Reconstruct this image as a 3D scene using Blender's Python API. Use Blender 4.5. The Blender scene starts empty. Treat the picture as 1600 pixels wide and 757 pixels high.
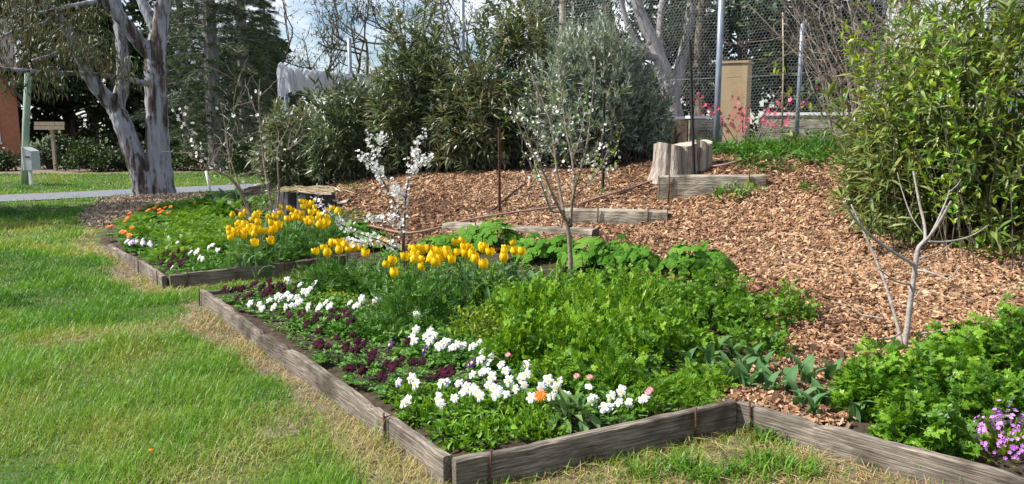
import bpy, math, random
import numpy as np
from mathutils import Vector, Matrix

# ---------------------------------------------------------------- camera, sky, sun, exposure
SC = bpy.context.scene
COL = SC.collection
F = 1208.0                      # focal length in pixels of the 1600 px wide photograph
CAMZ = 1.6
PITCH = math.atan(178.5 / F)
cam = bpy.data.cameras.new('camera')
cam.sensor_width = 36.0
cam.lens = F / 1600 * 36.0
cam.clip_start = 0.05
cam.clip_end = 2000
camo = bpy.data.objects.new('camera', cam)
camo.location = (0, 0, CAMZ)
camo.rotation_euler = (math.pi / 2 - PITCH, 0, 0)
COL.objects.link(camo)
SC.camera = camo
SC.render.resolution_x = 1024
SC.render.resolution_y = 484

SUN_AZ = Vector((-0.985, -0.12, 0)).normalized()
SUN_EL = math.radians(46)
SDIR = Vector((SUN_AZ.x * math.cos(SUN_EL), SUN_AZ.y * math.cos(SUN_EL), math.sin(SUN_EL)))
world = bpy.data.worlds.new('World')
SC.world = world
world.use_nodes = True
wt = world.node_tree
for n in list(wt.nodes):
    wt.nodes.remove(n)
wo = wt.nodes.new('ShaderNodeOutputWorld')
bg = wt.nodes.new('ShaderNodeBackground')
bg.inputs['Strength'].default_value = 0.072
sky = wt.nodes.new('ShaderNodeTexSky')
sky.sky_type = 'NISHITA'
sky.sun_disc = False
sky.sun_elevation = SUN_EL
sky.sun_rotation = math.atan2(SUN_AZ.x, SUN_AZ.y)
sky.altitude = 600
sky.air_density = 1.0
sky.dust_density = 0.6
sky.ozone_density = 2.0
tc = wt.nodes.new('ShaderNodeTexCoord')
mp = wt.nodes.new('ShaderNodeMapping')
mp.inputs['Scale'].default_value = (1.0, 1.0, 2.4)
mp.inputs['Location'].default_value = (0.35, 0.1, 0.0)
nz = wt.nodes.new('ShaderNodeTexNoise')
nz.inputs['Scale'].default_value = 3.4
nz.inputs['Detail'].default_value = 7
nz.inputs['Roughness'].default_value = 0.58
cr = wt.nodes.new('ShaderNodeValToRGB')
cr.color_ramp.elements[0].position = 0.44
cr.color_ramp.elements[0].color = (0, 0, 0, 1)
cr.color_ramp.elements[1].position = 0.60
cr.color_ramp.elements[1].color = (1, 1, 1, 1)
mx = wt.nodes.new('ShaderNodeMix')
mx.data_type = 'RGBA'
mx.inputs[7].default_value = (9.6, 9.8, 10.2, 1)     # cloud white on the sky's own scale
wt.links.new(tc.outputs['Generated'], mp.inputs['Vector'])
wt.links.new(mp.outputs['Vector'], nz.inputs['Vector'])
wt.links.new(nz.outputs['Fac'], cr.inputs['Fac'])
wt.links.new(cr.outputs['Color'], mx.inputs[0])
wt.links.new(sky.outputs['Color'], mx.inputs[6])
wt.links.new(mx.outputs[2], bg.inputs['Color'])
wt.links.new(bg.outputs['Background'], wo.inputs['Surface'])

sun = bpy.data.lights.new('sun', 'SUN')
sun.energy = 4.6
sun.angle = math.radians(0.5)
sun.color = (1.0, 0.955, 0.88)
suno = bpy.data.objects.new('sun', sun)
suno.location = (-20, -5, 20)
suno.rotation_euler = (-SDIR).to_track_quat('-Z', 'Y').to_euler()
COL.objects.link(suno)
SC.view_settings.view_transform = 'Standard'
SC.view_settings.look = 'None'
SC.view_settings.gamma = 1.0
SC.view_settings.use_curve_mapping = False
SC.view_settings.exposure = 0.95

# ---------------------------------------------------------------- helpers
RNG = np.random.default_rng(7)
rnd = random.Random(11)
A = np.array
CP, SP = math.cos(PITCH), math.sin(PITCH)


def P(px, py, d):
    """World point at forward distance d (Y) seen at photo pixel px, py."""
    u = (px - 800) / F
    v = (378.5 - py) / F
    dx, dy, dz = u, CP + v * SP, -SP + v * CP
    t = d / dy
    return np.array([dx * t, d, CAMZ + dz * t])


def nrm(a):
    return a / np.maximum(np.linalg.norm(a, axis=-1, keepdims=True), 1e-9)


# ---- object bookkeeping
def setp(o, label=None, cat=None, group=None, kind=None):
    if label: o['label'] = label
    if cat: o['category'] = cat
    if group: o['group'] = group
    if kind: o['kind'] = kind
    return o


def thing(name, label, cat, loc=(0, 0, 0), group=None, rz=0.0, scale=(1, 1, 1)):
    o = bpy.data.objects.new(name, None)
    o.empty_display_size = 0.1
    o.location = [float(v) for v in loc]
    o.rotation_euler = (0, 0, rz)
    o.scale = scale
    COL.objects.link(o)
    return setp(o, label, cat, group)


def mesh(name, V, T, mats, rv=None, mi=None, smooth=False):
    """Triangle mesh from numpy arrays; rv = per-vertex random 0..1 stored as attribute rnd."""
    V = np.asarray(V, dtype=np.float32)
    T = np.asarray(T, dtype=np.int32)
    me = bpy.data.meshes.new(name)
    me.vertices.add(len(V))
    me.vertices.foreach_set('co', V.ravel())
    me.loops.add(T.size)
    me.loops.foreach_set('vertex_index', T.ravel())
    me.polygons.add(len(T))
    me.polygons.foreach_set('loop_start', np.arange(0, T.size, 3, dtype=np.int32))
    me.polygons.foreach_set('use_smooth', np.full(len(T), bool(smooth)))
    for m in (mats if isinstance(mats, (list, tuple)) else [mats]):
        me.materials.append(m)
    if mi is not None:
        me.polygons.foreach_set('material_index', np.asarray(mi, dtype=np.int32))
    if rv is not None:
        at = me.attributes.new('rnd', 'FLOAT', 'POINT')
        at.data.foreach_set('value', np.asarray(rv, dtype=np.float32))
    me.update()
    me.validate()
    return me


def obj(name, me, parent=None, loc=None, rot=None, scale=None):
    o = bpy.data.objects.new(name, me)
    COL.objects.link(o)
    if parent is not None:
        o.parent = parent
    if loc is not None: o.location = [float(v) for v in loc]
    if rot is not None: o.rotation_euler = rot
    if scale is not None: o.scale = scale
    return o


class Geo:
    """Collects triangles."""
    def __init__(self):
        self.v, self.t, self.r, self.m, self.n = [], [], [], [], 0

    def add(self, V, T, r=None, m=0):
        V = np.asarray(V, float).reshape(-1, 3)
        T = np.asarray(T, int).reshape(-1, 3)
        self.v.append(V)
        self.t.append(T + self.n)
        if r is None: r = rnd.random()
        self.r.append(np.full(len(V), r) if np.isscalar(r) else np.asarray(r))
        self.m.append(np.full(len(T), m))
        self.n += len(V)
        return self

    def build(self, name, mats, origin=(0, 0, 0), smooth=False):
        V = np.concatenate(self.v) - A(origin)
        return mesh(name, V, np.concatenate(self.t), mats, np.concatenate(self.r),
                    np.concatenate(self.m), smooth)


def tube(pts, rad, n=6, cap=True):
    pts = np.asarray(pts, float)
    rad = np.broadcast_to(np.asarray(rad, float), (len(pts),))
    tan = nrm(np.gradient(pts, axis=0))
    ref = A([0.0, 0, 1]) if abs(tan[0][2]) < 0.9 else A([1.0, 0, 0])
    V = []
    a = np.arange(n) * 2 * math.pi / n
    u = nrm(np.cross(tan[0], ref))
    for i in range(len(pts)):
        u = nrm(u - tan[i] * np.dot(u, tan[i]))
        w = np.cross(tan[i], u)
        V.append(pts[i] + rad[i] * (np.cos(a)[:, None] * u + np.sin(a)[:, None] * w))
    V = np.concatenate(V)
    T = []
    for i in range(len(pts) - 1):
        for k in range(n):
            p, q = i * n + k, i * n + (k + 1) % n
            T += [(p, q, p + n), (q, q + n, p + n)]
    if cap:
        c = len(V)
        V = np.vstack([V, pts[-1] + tan[-1] * rad[-1] * 0.4, pts[0]])
        b = (len(pts) - 1) * n
        for k in range(n):
            T.append((b + k, b + (k + 1) % n, c))
            T.append(((k + 1) % n, k, c + 1))
    return V, np.array(T)


def smooth_path(pts, k=4):
    """Catmull-Rom through the points."""
    pts = np.asarray(pts, float)
    e = np.vstack([2 * pts[0] - pts[1], pts, 2 * pts[-1] - pts[-2]])
    out = []
    for i in range(1, len(e) - 2):
        for s in range(k):
            t = s / k
            out.append(0.5 * (2 * e[i] + (e[i + 1] - e[i - 1]) * t + (2 * e[i - 1] - 5 * e[i] + 4 * e[i + 1] - e[i + 2]) * t * t
                              + (3 * e[i] - e[i - 1] - 3 * e[i + 1] + e[i + 2]) * t ** 3))
    out.append(pts[-1])
    return np.array(out)


def boxgeo(g, x0, x1, y0, y1, z0, z1, m=0, r=None):
    V = [(x, y, z) for z in (z0, z1) for y in (y0, y1) for x in (x0, x1)]
    T = [(0, 2, 1), (1, 2, 3), (4, 5, 6), (5, 7, 6), (0, 1, 4), (1, 5, 4), (2, 6, 3), (3, 6, 7), (0, 4, 2), (2, 4, 6), (1, 3, 5), (3, 7, 5)]
    return g.add(V, T, r, m)


def frames(D, up=None, roll=None):
    """Rotation matrices with local y along D and local z towards up."""
    D = nrm(np.asarray(D, float))
    n = len(D)
    if up is None:
        up = np.tile(A([0, 0, 1.0]), (n, 1))
    up = up + 1e-3 * RNG.standard_normal((n, 3))
    X = nrm(np.cross(D, up))
    Z = np.cross(X, D)
    if roll is not None:
        c, s = np.cos(roll)[:, None], np.sin(roll)[:, None]
        X, Z = X * c + Z * s, Z * c - X * s
    return np.stack([X, D, Z], axis=2)


def scatter(tpl, pos, M, size, r=None):
    """Copies of a template (V, T) at pos with rotation M and size (N or Nx3): one V, T, rnd."""
    TV, TT = tpl
    n = len(pos)
    size = np.asarray(size, float)
    if size.ndim == 1: size = np.repeat(size[:, None], 3, 1)
    loc = TV[None] * size[:, None, :]
    V = np.einsum('nij,nkj->nki', M, loc) + np.asarray(pos)[:, None, :]
    T = TT[None] + (np.arange(n) * len(TV))[:, None, None]
    if r is None: r = RNG.random(n)
    return V.reshape(-1, 3), T.reshape(-1, 3), np.repeat(r, len(TV))


# ---- leaf and flower templates (unit length along y)
def t_lance(w=0.16, droop=0.12, fold=0.03):
    V = A([(0, 0, 0), (-w / 2, .42, fold), (0, .45, 0), (w / 2, .42, fold), (0, 1, -droop)])
    return V, A([(0, 2, 1), (0, 3, 2), (1, 2, 4), (2, 3, 4)])


def t_blade(w=0.06, droop=0.25):
    V = A([(-w / 2, 0, 0), (w / 2, 0, 0), (-w * .4, .55, -.02), (w * .4, .55, -.02), (0, 1, -droop)])
    return V, A([(0, 1, 3), (0, 3, 2), (2, 3, 4)])


def t_oval(w=0.5, droop=0.15, fold=0.06):
    V = A([(0, 0, 0), (-w * .42, .3, fold), (w * .42, .3, fold), (0, .35, 0), (-w * .45, .65, fold * .8), (w * .45, .65, fold * .8), (0, .7, -droop * .4), (0, 1, -droop)])
    return V, A([(0, 3, 1), (0, 2, 3), (1, 3, 6), (1, 6, 4), (3, 2, 5), (3, 5, 6), (4, 6, 7), (6, 5, 7)])


def t_lobed():
    """Cut leaf of three lobed leaflets, like parsley or buttercup."""
    V, T = [], []
    def leaflet(ox, oy, ang, L):
        b = len(V)
        out = [(-.06, 0), (-.30, .35), (-.16, .42), (-.34, .72), (-.12, .74), (0, 1.0), (.12, .74), (.34, .72), (.16, .42), (.30, .35), (.06, 0)]
        c, s = math.cos(ang), math.sin(ang)
        V.append((ox - s * .4 * L, oy + c * .4 * L, .03))
        for x, y in out:
            x, y = x * L, y * L
            V.append((ox + c * x - s * y, oy + s * x + c * y, -0.10 * (y / L) ** 2 * L + (0.05 * L if abs(x) > .2 * L else 0)))
        for i in range(len(out) - 1):
            T.append((b, b + 2 + i, b + 1 + i))
    leaflet(0, .38, 0, .62)
    leaflet(0, .34, .95, .52)
    leaflet(0, .34, -.95, .52)
    b = len(V)
    V.extend([(-.015, 0, -.02), (.015, 0, -.02), (0, .45, 0)])
    T.append((b, b + 1, b + 2))
    return A(V), A(T)


def t_feather(pairs=5):
    """Finely divided leaf: midrib with narrow side leaflets."""
    V, T = [(-.012, 0, 0), (.012, 0, 0), (0, 1, -.18)], [(0, 1, 2)]
    for i in range(pairs + 1):
        y = .22 + .68 * i / pairs
        z = -.18 * y * y
        L = .34 * (1 - .55 * abs(i / pairs - .35)) if i < pairs else .2
        for s in ((-1, 1) if i < pairs else (0,)):
            b = len(V)
            a = 0.9 if s else 0
            dx, dy = s * math.sin(a), math.cos(a)
            nx, ny = dy, -dx
            w = .075
            V.extend([(0, y, z), (dx * L * .6 + nx * w, y + dy * L * .6 + ny * w, z + .03), (dx * L * .6 - nx * w, y + dy * L * .6 - ny * w, z + .03), (dx * L, y + dy * L, z - .02)])
            T.extend([(b, b + 1, b + 2), (b + 1, b + 3, b + 2)])
    return A(V), A(T)


def t_star(n=7, w=.10):
    """Tuft of needles around a twig."""
    V, T = [], []
    r = random.Random(3)
    for i in range(n):
        a = 2 * math.pi * i / n + r.uniform(-.3, .3)
        tilt = r.uniform(.2, 1.0)
        d = A([math.cos(a) * math.sin(tilt), math.cos(tilt), math.sin(a) * math.sin(tilt)])
        s = nrm(np.cross(d, A([r.uniform(-1, 1), .3, r.uniform(-1, 1)])))
        b = len(V)
        V.extend([s * w * -.5, s * w * .5, d + s * w * .15])
        T.append((b, b + 1, b + 2))
    return A(V), A(T)


def t_blossom():
    V, T = [(0, 0, 0)], []
    for k in range(5):
        a = k * 2 * math.pi / 5
        b = len(V)
        for da, rr in ((-.5, .75), (0, 1.0), (.5, .75)):
            V.append((rr * math.cos(a + da), rr * math.sin(a + da), .25 * rr))
        T += [(0, b, b + 1), (0, b + 1, b + 2)]
    return A(V), A(T)


def t_chip(seed):
    r = random.Random(seed)
    V = []
    for z in (-1, 1):
        for x, y in ((-1, -.34), (1, -.28), (.9, .33), (-.85, .34)):
            V.append((x * .5 * r.uniform(.75, 1.1), y * .5 * r.uniform(.6, 1.2), z * .085 * r.uniform(.6, 1.3)))
    T = [(0, 2, 1), (0, 3, 2), (4, 5, 6), (4, 6, 7)]
    for k in range(4):
        q = (k + 1) % 4
        T += [(k, q, q + 4), (k, q + 4, k + 4)]
    return A(V), A(T)


# ---- materials
def mat(name):
    m = bpy.data.materials.new(name)
    m.use_nodes = True
    nt = m.node_tree
    b = nt.nodes['Principled BSDF']
    return m, nt, b


def ramp(nt, cols, pos=None):
    r = nt.nodes.new('ShaderNodeValToRGB')
    e = r.color_ramp.elements
    n = len(cols)
    while len(e) < n: e.new(0.5)
    for i, c in enumerate(cols):
        e[i].position = pos[i] if pos else i / max(1, n - 1)
        e[i].color = (*c, 1)
    return r


def leafmat(name, cols, trans=0.3, rough=0.5, tcol=None, spec=0.35):
    m, nt, b = mat(name)
    at = nt.nodes.new('ShaderNodeAttribute')
    at.attribute_name = 'rnd'
    oi = nt.nodes.new('ShaderNodeObjectInfo')
    ad = nt.nodes.new('ShaderNodeMath'); ad.operation = 'ADD'
    ml = nt.nodes.new('ShaderNodeMath'); ml.operation = 'MULTIPLY_ADD'
    ml.inputs[1].default_value = 0.3
    ml.inputs[2].default_value = -0.15
    nt.links.new(oi.outputs['Random'], ml.inputs[0])
    nt.links.new(at.outputs['Fac'], ad.inputs[0])
    nt.links.new(ml.outputs[0], ad.inputs[1])
    r = ramp(nt, cols)
    nt.links.new(ad.outputs[0], r.inputs['Fac'])
    nt.links.new(r.outputs['Color'], b.inputs['Base Color'])
    b.inputs['Roughness'].default_value = rough
    b.inputs['Specular IOR Level'].default_value = spec
    if trans > 0:
        tr = nt.nodes.new('ShaderNodeBsdfTranslucent')
        mc = nt.nodes.new('ShaderNodeMix'); mc.data_type = 'RGBA'; mc.blend_type = 'MULTIPLY'
        mc.inputs[0].default_value = 1.0
        mc.inputs[7].default_value = (*(tcol or (1.25, 1.2, .6)), 1)
        nt.links.new(r.outputs['Color'], mc.inputs[6])
        nt.links.new(mc.outputs[2], tr.inputs['Color'])
        ms = nt.nodes.new('ShaderNodeMixShader')
        ms.inputs[0].default_value = trans
        nt.links.new(b.outputs[0], ms.inputs[1])
        nt.links.new(tr.outputs[0], ms.inputs[2])
        nt.links.new(ms.outputs[0], nt.nodes['Material Output'].inputs['Surface'])
    return m


def noisemat(name, cols, scale=8, stretch=(1, 1, 1), rough=0.8, bump=0.3, bscale=None, detail=6, pos=None, coord='Object', spec=0.3, metal=0.0, bdist=0.01, stain=0.0):
    m, nt, b = mat(name)
    t = nt.nodes.new('ShaderNodeTexCoord')
    mpn = nt.nodes.new('ShaderNodeMapping')
    mpn.inputs['Scale'].default_value = stretch
    nt.links.new(t.outputs[coord], mpn.inputs['Vector'])
    n = nt.nodes.new('ShaderNodeTexNoise')
    n.inputs['Scale'].default_value = scale
    n.inputs['Detail'].default_value = detail
    n.inputs['Roughness'].default_value = 0.65
    nt.links.new(mpn.outputs[0], n.inputs['Vector'])
    r = ramp(nt, cols, pos or [0.3 + 0.4 * i / max(1, len(cols) - 1) for i in range(len(cols))])
    nt.links.new(n.outputs['Fac'], r.inputs['Fac'])
    csock = r.outputs['Color']
    if stain:
        n3 = nt.nodes.new('ShaderNodeTexNoise')
        n3.inputs['Scale'].default_value = stain
        n3.inputs['Detail'].default_value = 4
        nt.links.new(t.outputs[coord], n3.inputs['Vector'])
        r3 = ramp(nt, [(.42, .38, .34), (.95, .93, .90), (1.25, 1.22, 1.15)], [.36, .52, .68])
        nt.links.new(n3.outputs['Fac'], r3.inputs['Fac'])
        m3 = nt.nodes.new('ShaderNodeMix'); m3.data_type = 'RGBA'; m3.blend_type = 'MULTIPLY'
        m3.inputs[0].default_value = 1.0
        nt.links.new(csock, m3.inputs[6]); nt.links.new(r3.outputs['Color'], m3.inputs[7])
        csock = m3.outputs[2]
    nt.links.new(csock, b.inputs['Base Color'])
    b.inputs['Roughness'].default_value = rough
    b.inputs['Specular IOR Level'].default_value = spec
    b.inputs['Metallic'].default_value = metal
    if bump:
        n2 = nt.nodes.new('ShaderNodeTexNoise')
        n2.inputs['Scale'].default_value = bscale or scale * 3
        n2.inputs['Detail'].default_value = 5
        nt.links.new(mpn.outputs[0], n2.inputs['Vector'])
        bp = nt.nodes.new('ShaderNodeBump')
        bp.inputs['Strength'].default_value = bump
        bp.inputs['Distance'].default_value = bdist
        nt.links.new(n2.outputs['Fac'], bp.inputs['Height'])
        nt.links.new(bp.outputs[0], b.inputs['Normal'])
    return m


M = {}
M['lawn'] = noisemat('lawn_soil', [(.03, .045, .012), (.055, .085, .018), (.14, .11, .06)], 2.2, bump=.6, bscale=60, rough=.95)
M['soil'] = noisemat('bed_soil', [(.018, .012, .008), (.05, .035, .022), (.09, .065, .042)], 14, bump=.8, bscale=70, rough=.95, bdist=.02)
M['mulch'] = noisemat('mulch_ground', [(.04, .02, .012), (.10, .052, .028), (.20, .11, .06)], 30, bump=1, bscale=60, rough=.9, bdist=.02)
M['chip'] = leafmat('wood_chip_wood', [(.04, .021, .012), (.11, .052, .025), (.23, .118, .058), (.33, .185, .098), (.48, .325, .20), (.125, .08, .055)], 0, .8)
M['oldmulch'] = noisemat('weathered_bark', [(.07, .05, .038), (.19, .14, .10), (.30, .24, .18)], 18, bump=1, bscale=60, rough=.95)
M['path'] = noisemat('asphalt_path', [(.12, .13, .15), (.155, .165, .19), (.20, .21, .235)], 9, bump=.3, bscale=120, rough=.9)
M['grass'] = leafmat('grass_blade', [(.03, .105, .008), (.06, .19, .010), (.105, .26, .014), (.17, .31, .024), (.30, .33, .075)], .35, .45)
M['dry'] = leafmat('dry_grass', [(.20, .13, .055), (.34, .235, .11), (.45, .34, .18), (.27, .25, .05), (.55, .46, .29)], .25, .7)
M['timber'] = noisemat('weathered_timber', [(.045, .038, .032), (.15, .13, .11), (.29, .255, .215)], 6, stretch=(1, 14, 22), bump=.8, bscale=8, rough=.9, bdist=.008, pos=[.30, .5, .66], stain=3.5)
M['sleeper'] = noisemat('grey_sleeper', [(.08, .07, .055), (.30, .27, .22), (.46, .42, .35)], 5, stretch=(1, 7, 8), bump=.9, bscale=9, rough=.95, bdist=.012, stain=4)
M['shaded_end'] = noisemat('shaded_sleeper_end', [(.03, .025, .02), (.12, .10, .08), (.2, .17, .14)], 20, bump=.8, rough=.95)  # shade on the sleeper ends is put into this darker wood colour
M['rust'] = noisemat('rusty_steel', [(.035, .018, .012), (.085, .038, .022), (.15, .07, .04)], 40, bump=.4, rough=.8)
M['blacksteel'] = noisemat('black_steel', [(.012, .012, .014), (.03, .03, .032)], 20, bump=.1, rough=.5)
M['galv'] = noisemat('galvanised_steel', [(.16, .19, .25), (.24, .28, .36), (.32, .36, .43)], 14, stretch=(1, 1, .3), bump=.1, rough=.45, metal=.35)
M['wire'] = noisemat('netting_wire', [(.20, .21, .23), (.30, .32, .35)], 8, bump=0, rough=.5, metal=.2)
M['white'] = noisemat('white_paint', [(.68, .70, .72), (.80, .80, .80)], 6, bump=.1, rough=.6)
M['grey'] = noisemat('grey_sheet', [(.38, .41, .45), (.50, .53, .56)], 5, bump=.1, rough=.55)
M['beige'] = noisemat('beige_render', [(.27, .20, .105), (.34, .26, .15)], 5, bump=.2, rough=.85)
M['netcloth'] = leafmat('white_netting_cloth', [(.60, .61, .65), (.74, .75, .78)], .45, .85, tcol=(1, 1, 1.05))
M['post'] = noisemat('green_treated_pine', [(.16, .23, .18), (.25, .33, .26), (.34, .40, .32)], 7, stretch=(6, 6, .6), bump=.4, rough=.85)
M['gum'] = noisemat('gum_bark', [(.035, .026, .024), (.10, .075, .065), (.235, .24, .275), (.33, .345, .40), (.17, .14, .13)], 2.4, stretch=(2.4, 2.4, .32), bump=.9, bscale=5, rough=.85, pos=[.38, .455, .505, .62, .76], bdist=.03)
M['bark'] = noisemat('grey_brown_bark', [(.05, .04, .032), (.12, .095, .075), (.20, .17, .14)], 6, stretch=(3, 3, .5), bump=.8, rough=.9, bdist=.02)
M['palebark'] = noisemat('pale_grey_bark', [(.14, .125, .125), (.27, .25, .25), (.36, .34, .33)], 5, stretch=(3, 3, .6), bump=.6, rough=.9, bdist=.02)
M['twig'] = noisemat('sapling_bark', [(.10, .075, .06), (.20, .16, .13), (.30, .25, .21)], 25, bump=.5, rough=.8)
M['greytwig'] = noisemat('grey_sapling_bark', [(.17, .15, .135), (.30, .27, .25), (.42, .38, .36)], 25, bump=.5, rough=.8)
M['darktwig'] = noisemat('dark_sapling_bark', [(.03, .02, .018), (.09, .065, .055), (.15, .11, .09)], 25, bump=.5, rough=.8)
M['cutwood'] = noisemat('cut_wood_face', [(.24, .20, .16), (.42, .36, .29), (.55, .49, .41)], 9, bump=.5, rough=.9)
M['stumpbark'] = noisemat('stump_bark', [(.13, .105, .09), (.33, .285, .245), (.47, .42, .37)], 7, stretch=(3, 3, .5), bump=1, rough=.95, bdist=.02)
M['darkstump'] = noisemat('blackened_stump', [(.015, .013, .014), (.05, .045, .048), (.10, .09, .095)], 7, stretch=(2, 2, .6), bump=1, rough=.9, bdist=.02)
M['straw'] = leafmat('dry_straw', [(.45, .38, .26), (.6, .53, .4), (.7, .64, .52)], .1, .8)
M['brick'], _nt, _b = mat('red_brick')
_t = _nt.nodes.new('ShaderNodeTexBrick')
_t.inputs['Color1'].default_value = (.42, .165, .085, 1)
_t.inputs['Color2'].default_value = (.33, .12, .065, 1)
_t.inputs['Mortar'].default_value = (.38, .25, .18, 1)
_t.inputs['Scale'].default_value = 4.2
_t.inputs['Mortar Size'].default_value = .012
_tc = _nt.nodes.new('ShaderNodeTexCoord')
_mp = _nt.nodes.new('ShaderNodeMapping'); _mp.inputs['Rotation'].default_value = (math.pi / 2, 0, 0)
_nt.links.new(_tc.outputs['Object'], _mp.inputs['Vector']); _nt.links.new(_mp.outputs[0], _t.inputs['Vector'])
_nt.links.new(_t.outputs['Color'], _b.inputs['Base Color']); _b.inputs['Roughness'].default_value = .9
M['roof'] = noisemat('dark_roof_tile', [(.05, .045, .05), (.10, .09, .095)], 8, bump=.5, rough=.8)
M['glass'] = noisemat('window_glass', [(.02, .025, .03), (.05, .06, .07)], 2, bump=0, rough=.08, spec=.8)
M['signwood'] = noisemat('sign_timber', [(.20, .15, .11), (.34, .27, .21), (.44, .37, .30)], 6, stretch=(1, 5, 12), bump=.4, rough=.9)
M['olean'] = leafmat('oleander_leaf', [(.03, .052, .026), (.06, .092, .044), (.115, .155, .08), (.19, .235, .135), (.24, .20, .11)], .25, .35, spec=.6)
M['olean2'] = leafmat('yellow_green_oleander_leaf', [(.035, .07, .014), (.07, .125, .024), (.125, .195, .045), (.20, .265, .08), (.28, .26, .10)], .3, .38, spec=.5)  # warmer, greener leaf colour of the right bush
M['grevleaf'] = leafmat('grey_green_leaf', [(.09, .13, .105), (.18, .235, .19), (.29, .345, .285), (.40, .45, .38)], .15, .6)
M['brightleaf'] = leafmat('bright_climber_leaf', [(.06, .16, .012), (.11, .26, .02), (.20, .36, .035), (.30, .40, .05)], .35, .4)
M['lobed'] = leafmat('cut_leaf_green', [(.042, .115, .008), (.08, .20, .011), (.13, .285, .015), (.19, .34, .022)], .33, .42)
M['feather'] = leafmat('feathery_green', [(.055, .145, .008), (.10, .235, .010), (.155, .31, .013), (.23, .36, .02)], .35, .5)
M['darkfeather'] = leafmat('dark_feathery_green', [(.028, .095, .012), (.05, .15, .016), (.09, .22, .022), (.13, .28, .03)], .3, .5)
M['golden'] = leafmat('golden_green_leaf', [(.07, .15, .01), (.14, .24, .014), (.22, .31, .02), (.28, .32, .03)], .35, .5)
M['pansyleaf'] = leafmat('pansy_leaf', [(.04, .12, .016), (.075, .20, .022), (.12, .28, .035), (.18, .33, .06)], .3, .45)
M['holly'] = leafmat('hollyhock_leaf', [(.03, .105, .010), (.055, .165, .015), (.09, .23, .022), (.14, .28, .035)], .35, .65, spec=.12)
M['tulipleaf'] = leafmat('tulip_leaf', [(.05, .13, .045), (.08, .18, .065), (.12, .235, .09), (.17, .28, .12)], .3, .6, spec=.2)
M['greyplant'] = leafmat('calendula_leaf', [(.08, .16, .05), (.13, .22, .075), (.18, .28, .10)], .25, .65, spec=.15)
M['gumleaf'] = leafmat('gum_leaf', [(.022, .036, .018), (.042, .064, .03), (.072, .095, .048), (.11, .125, .07), (.15, .11, .065)], .25, .45)
M['dark'] = leafmat('dark_evergreen_leaf', [(.008, .018, .008), (.018, .038, .014), (.035, .065, .022), (.055, .09, .03)], .15, .5)
M['conifer'] = leafmat('conifer_needle', [(.018, .036, .020), (.038, .07, .034), (.075, .12, .05), (.13, .18, .065)], .12, .55)
M['hedge'] = leafmat('hedge_leaf', [(.014, .03, .009), (.028, .058, .015), (.052, .09, .022), (.08, .125, .036)], .2, .45)  # leaf tones lowered to carry the shade over these shrubs
M['fargum'] = leafmat('far_gum_leaf', [(.03, .045, .03), (.055, .075, .05), (.09, .11, .07)], .2, .5)
M['sparse'] = leafmat('sparse_far_leaf', [(.05, .055, .03), (.10, .10, .05), (.16, .15, .08)], .3, .5)
M['violetleaf'] = leafmat('violet_patch_leaf', [(.04, .12, .014), (.075, .20, .025), (.12, .27, .04)], .3, .45)
M['tulip'] = leafmat('yellow_tulip_petal', [(.74, .47, .003), (.82, .56, .004), (.87, .63, .008)], .25, .4, tcol=(1.05, 1.0, .6))
M['stem'] = leafmat('flower_stem', [(.07, .17, .03), (.12, .24, .05)], .1, .5)
M['pwhite'] = leafmat('white_petal', [(.52, .53, .57), (.63, .64, .66), (.70, .70, .69)], .2, .6, tcol=(1, 1, .95))
M['pdark'] = leafmat('dark_maroon_petal', [(.016, .002, .008), (.035, .003, .013), (.065, .006, .022)], .12, .7, tcol=(1.2, .7, 1), spec=.1)
M['ppurple'] = leafmat('violet_petal', [(.02, .006, .06), (.05, .018, .14)], .15, .5, tcol=(1, .8, 1.2))
M['plilac'] = leafmat('lilac_petal', [(.50, .36, .62), (.62, .50, .72), (.74, .68, .80)], .2, .5, tcol=(1, .9, 1.1))
M['peye'] = leafmat('pansy_eye', [(.70, .42, .01), (.75, .5, .03)], 0, .5)
M['orange'] = leafmat('orange_petal', [(.72, .16, .006), (.80, .24, .010), (.75, .10, .006)], .25, .45, tcol=(1.1, .9, .6))
M['pink'] = leafmat('pink_petal', [(.70, .10, .16), (.78, .22, .28), (.80, .45, .45)], .2, .5, tcol=(1, .9, .9))
M['redpink'] = leafmat('red_pink_petal', [(.50, .03, .09), (.66, .06, .15), (.74, .16, .25)], .2, .5, tcol=(1, .8, .9))
M['mauve'] = leafmat('mauve_petal', [(.42, .10, .55), (.55, .19, .66), (.68, .35, .74)], .2, .5, tcol=(1, .8, 1.1))
M['bloss'] = leafmat('white_blossom_petal', [(.72, .70, .69), (.82, .81, .80), (.86, .86, .85)], .25, .6, tcol=(1, 1, .95))

# ---------------------------------------------------------------- terrain
def sd_poly(x, y, poly):
    """Signed distance to polygon, negative inside."""
    poly = np.asarray(poly, float)
    d = np.full(x.shape, 1e9)
    ins = np.zeros(x.shape, bool)
    n = len(poly)
    for i in range(n):
        a, b = poly[i], poly[(i + 1) % n]
        e = b - a
        wx, wy = x - a[0], y - a[1]
        t = np.clip((wx * e[0] + wy * e[1]) / (e @ e), 0, 1)
        d = np.minimum(d, (wx - e[0] * t) ** 2 + (wy - e[1] * t) ** 2)
        c = (a[1] > y) != (b[1] > y)
        with np.errstate(divide='ignore', invalid='ignore'):
            xx = a[0] + (y - a[1]) * e[0] / (e[1] if e[1] else 1e-9)
        ins ^= c & (x < xx)
    return np.where(ins, -1, 1) * np.sqrt(d)


# garden outline (x, y)
def Q(px, py, z):
    """Point of the level plane z that the photo shows at a pixel."""
    u, v = (px - 800) / F, (378.5 - py) / F
    t = (z - CAMZ) / (-SP + v * CP)
    return A([u * t, (CP + v * SP) * t])


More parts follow.
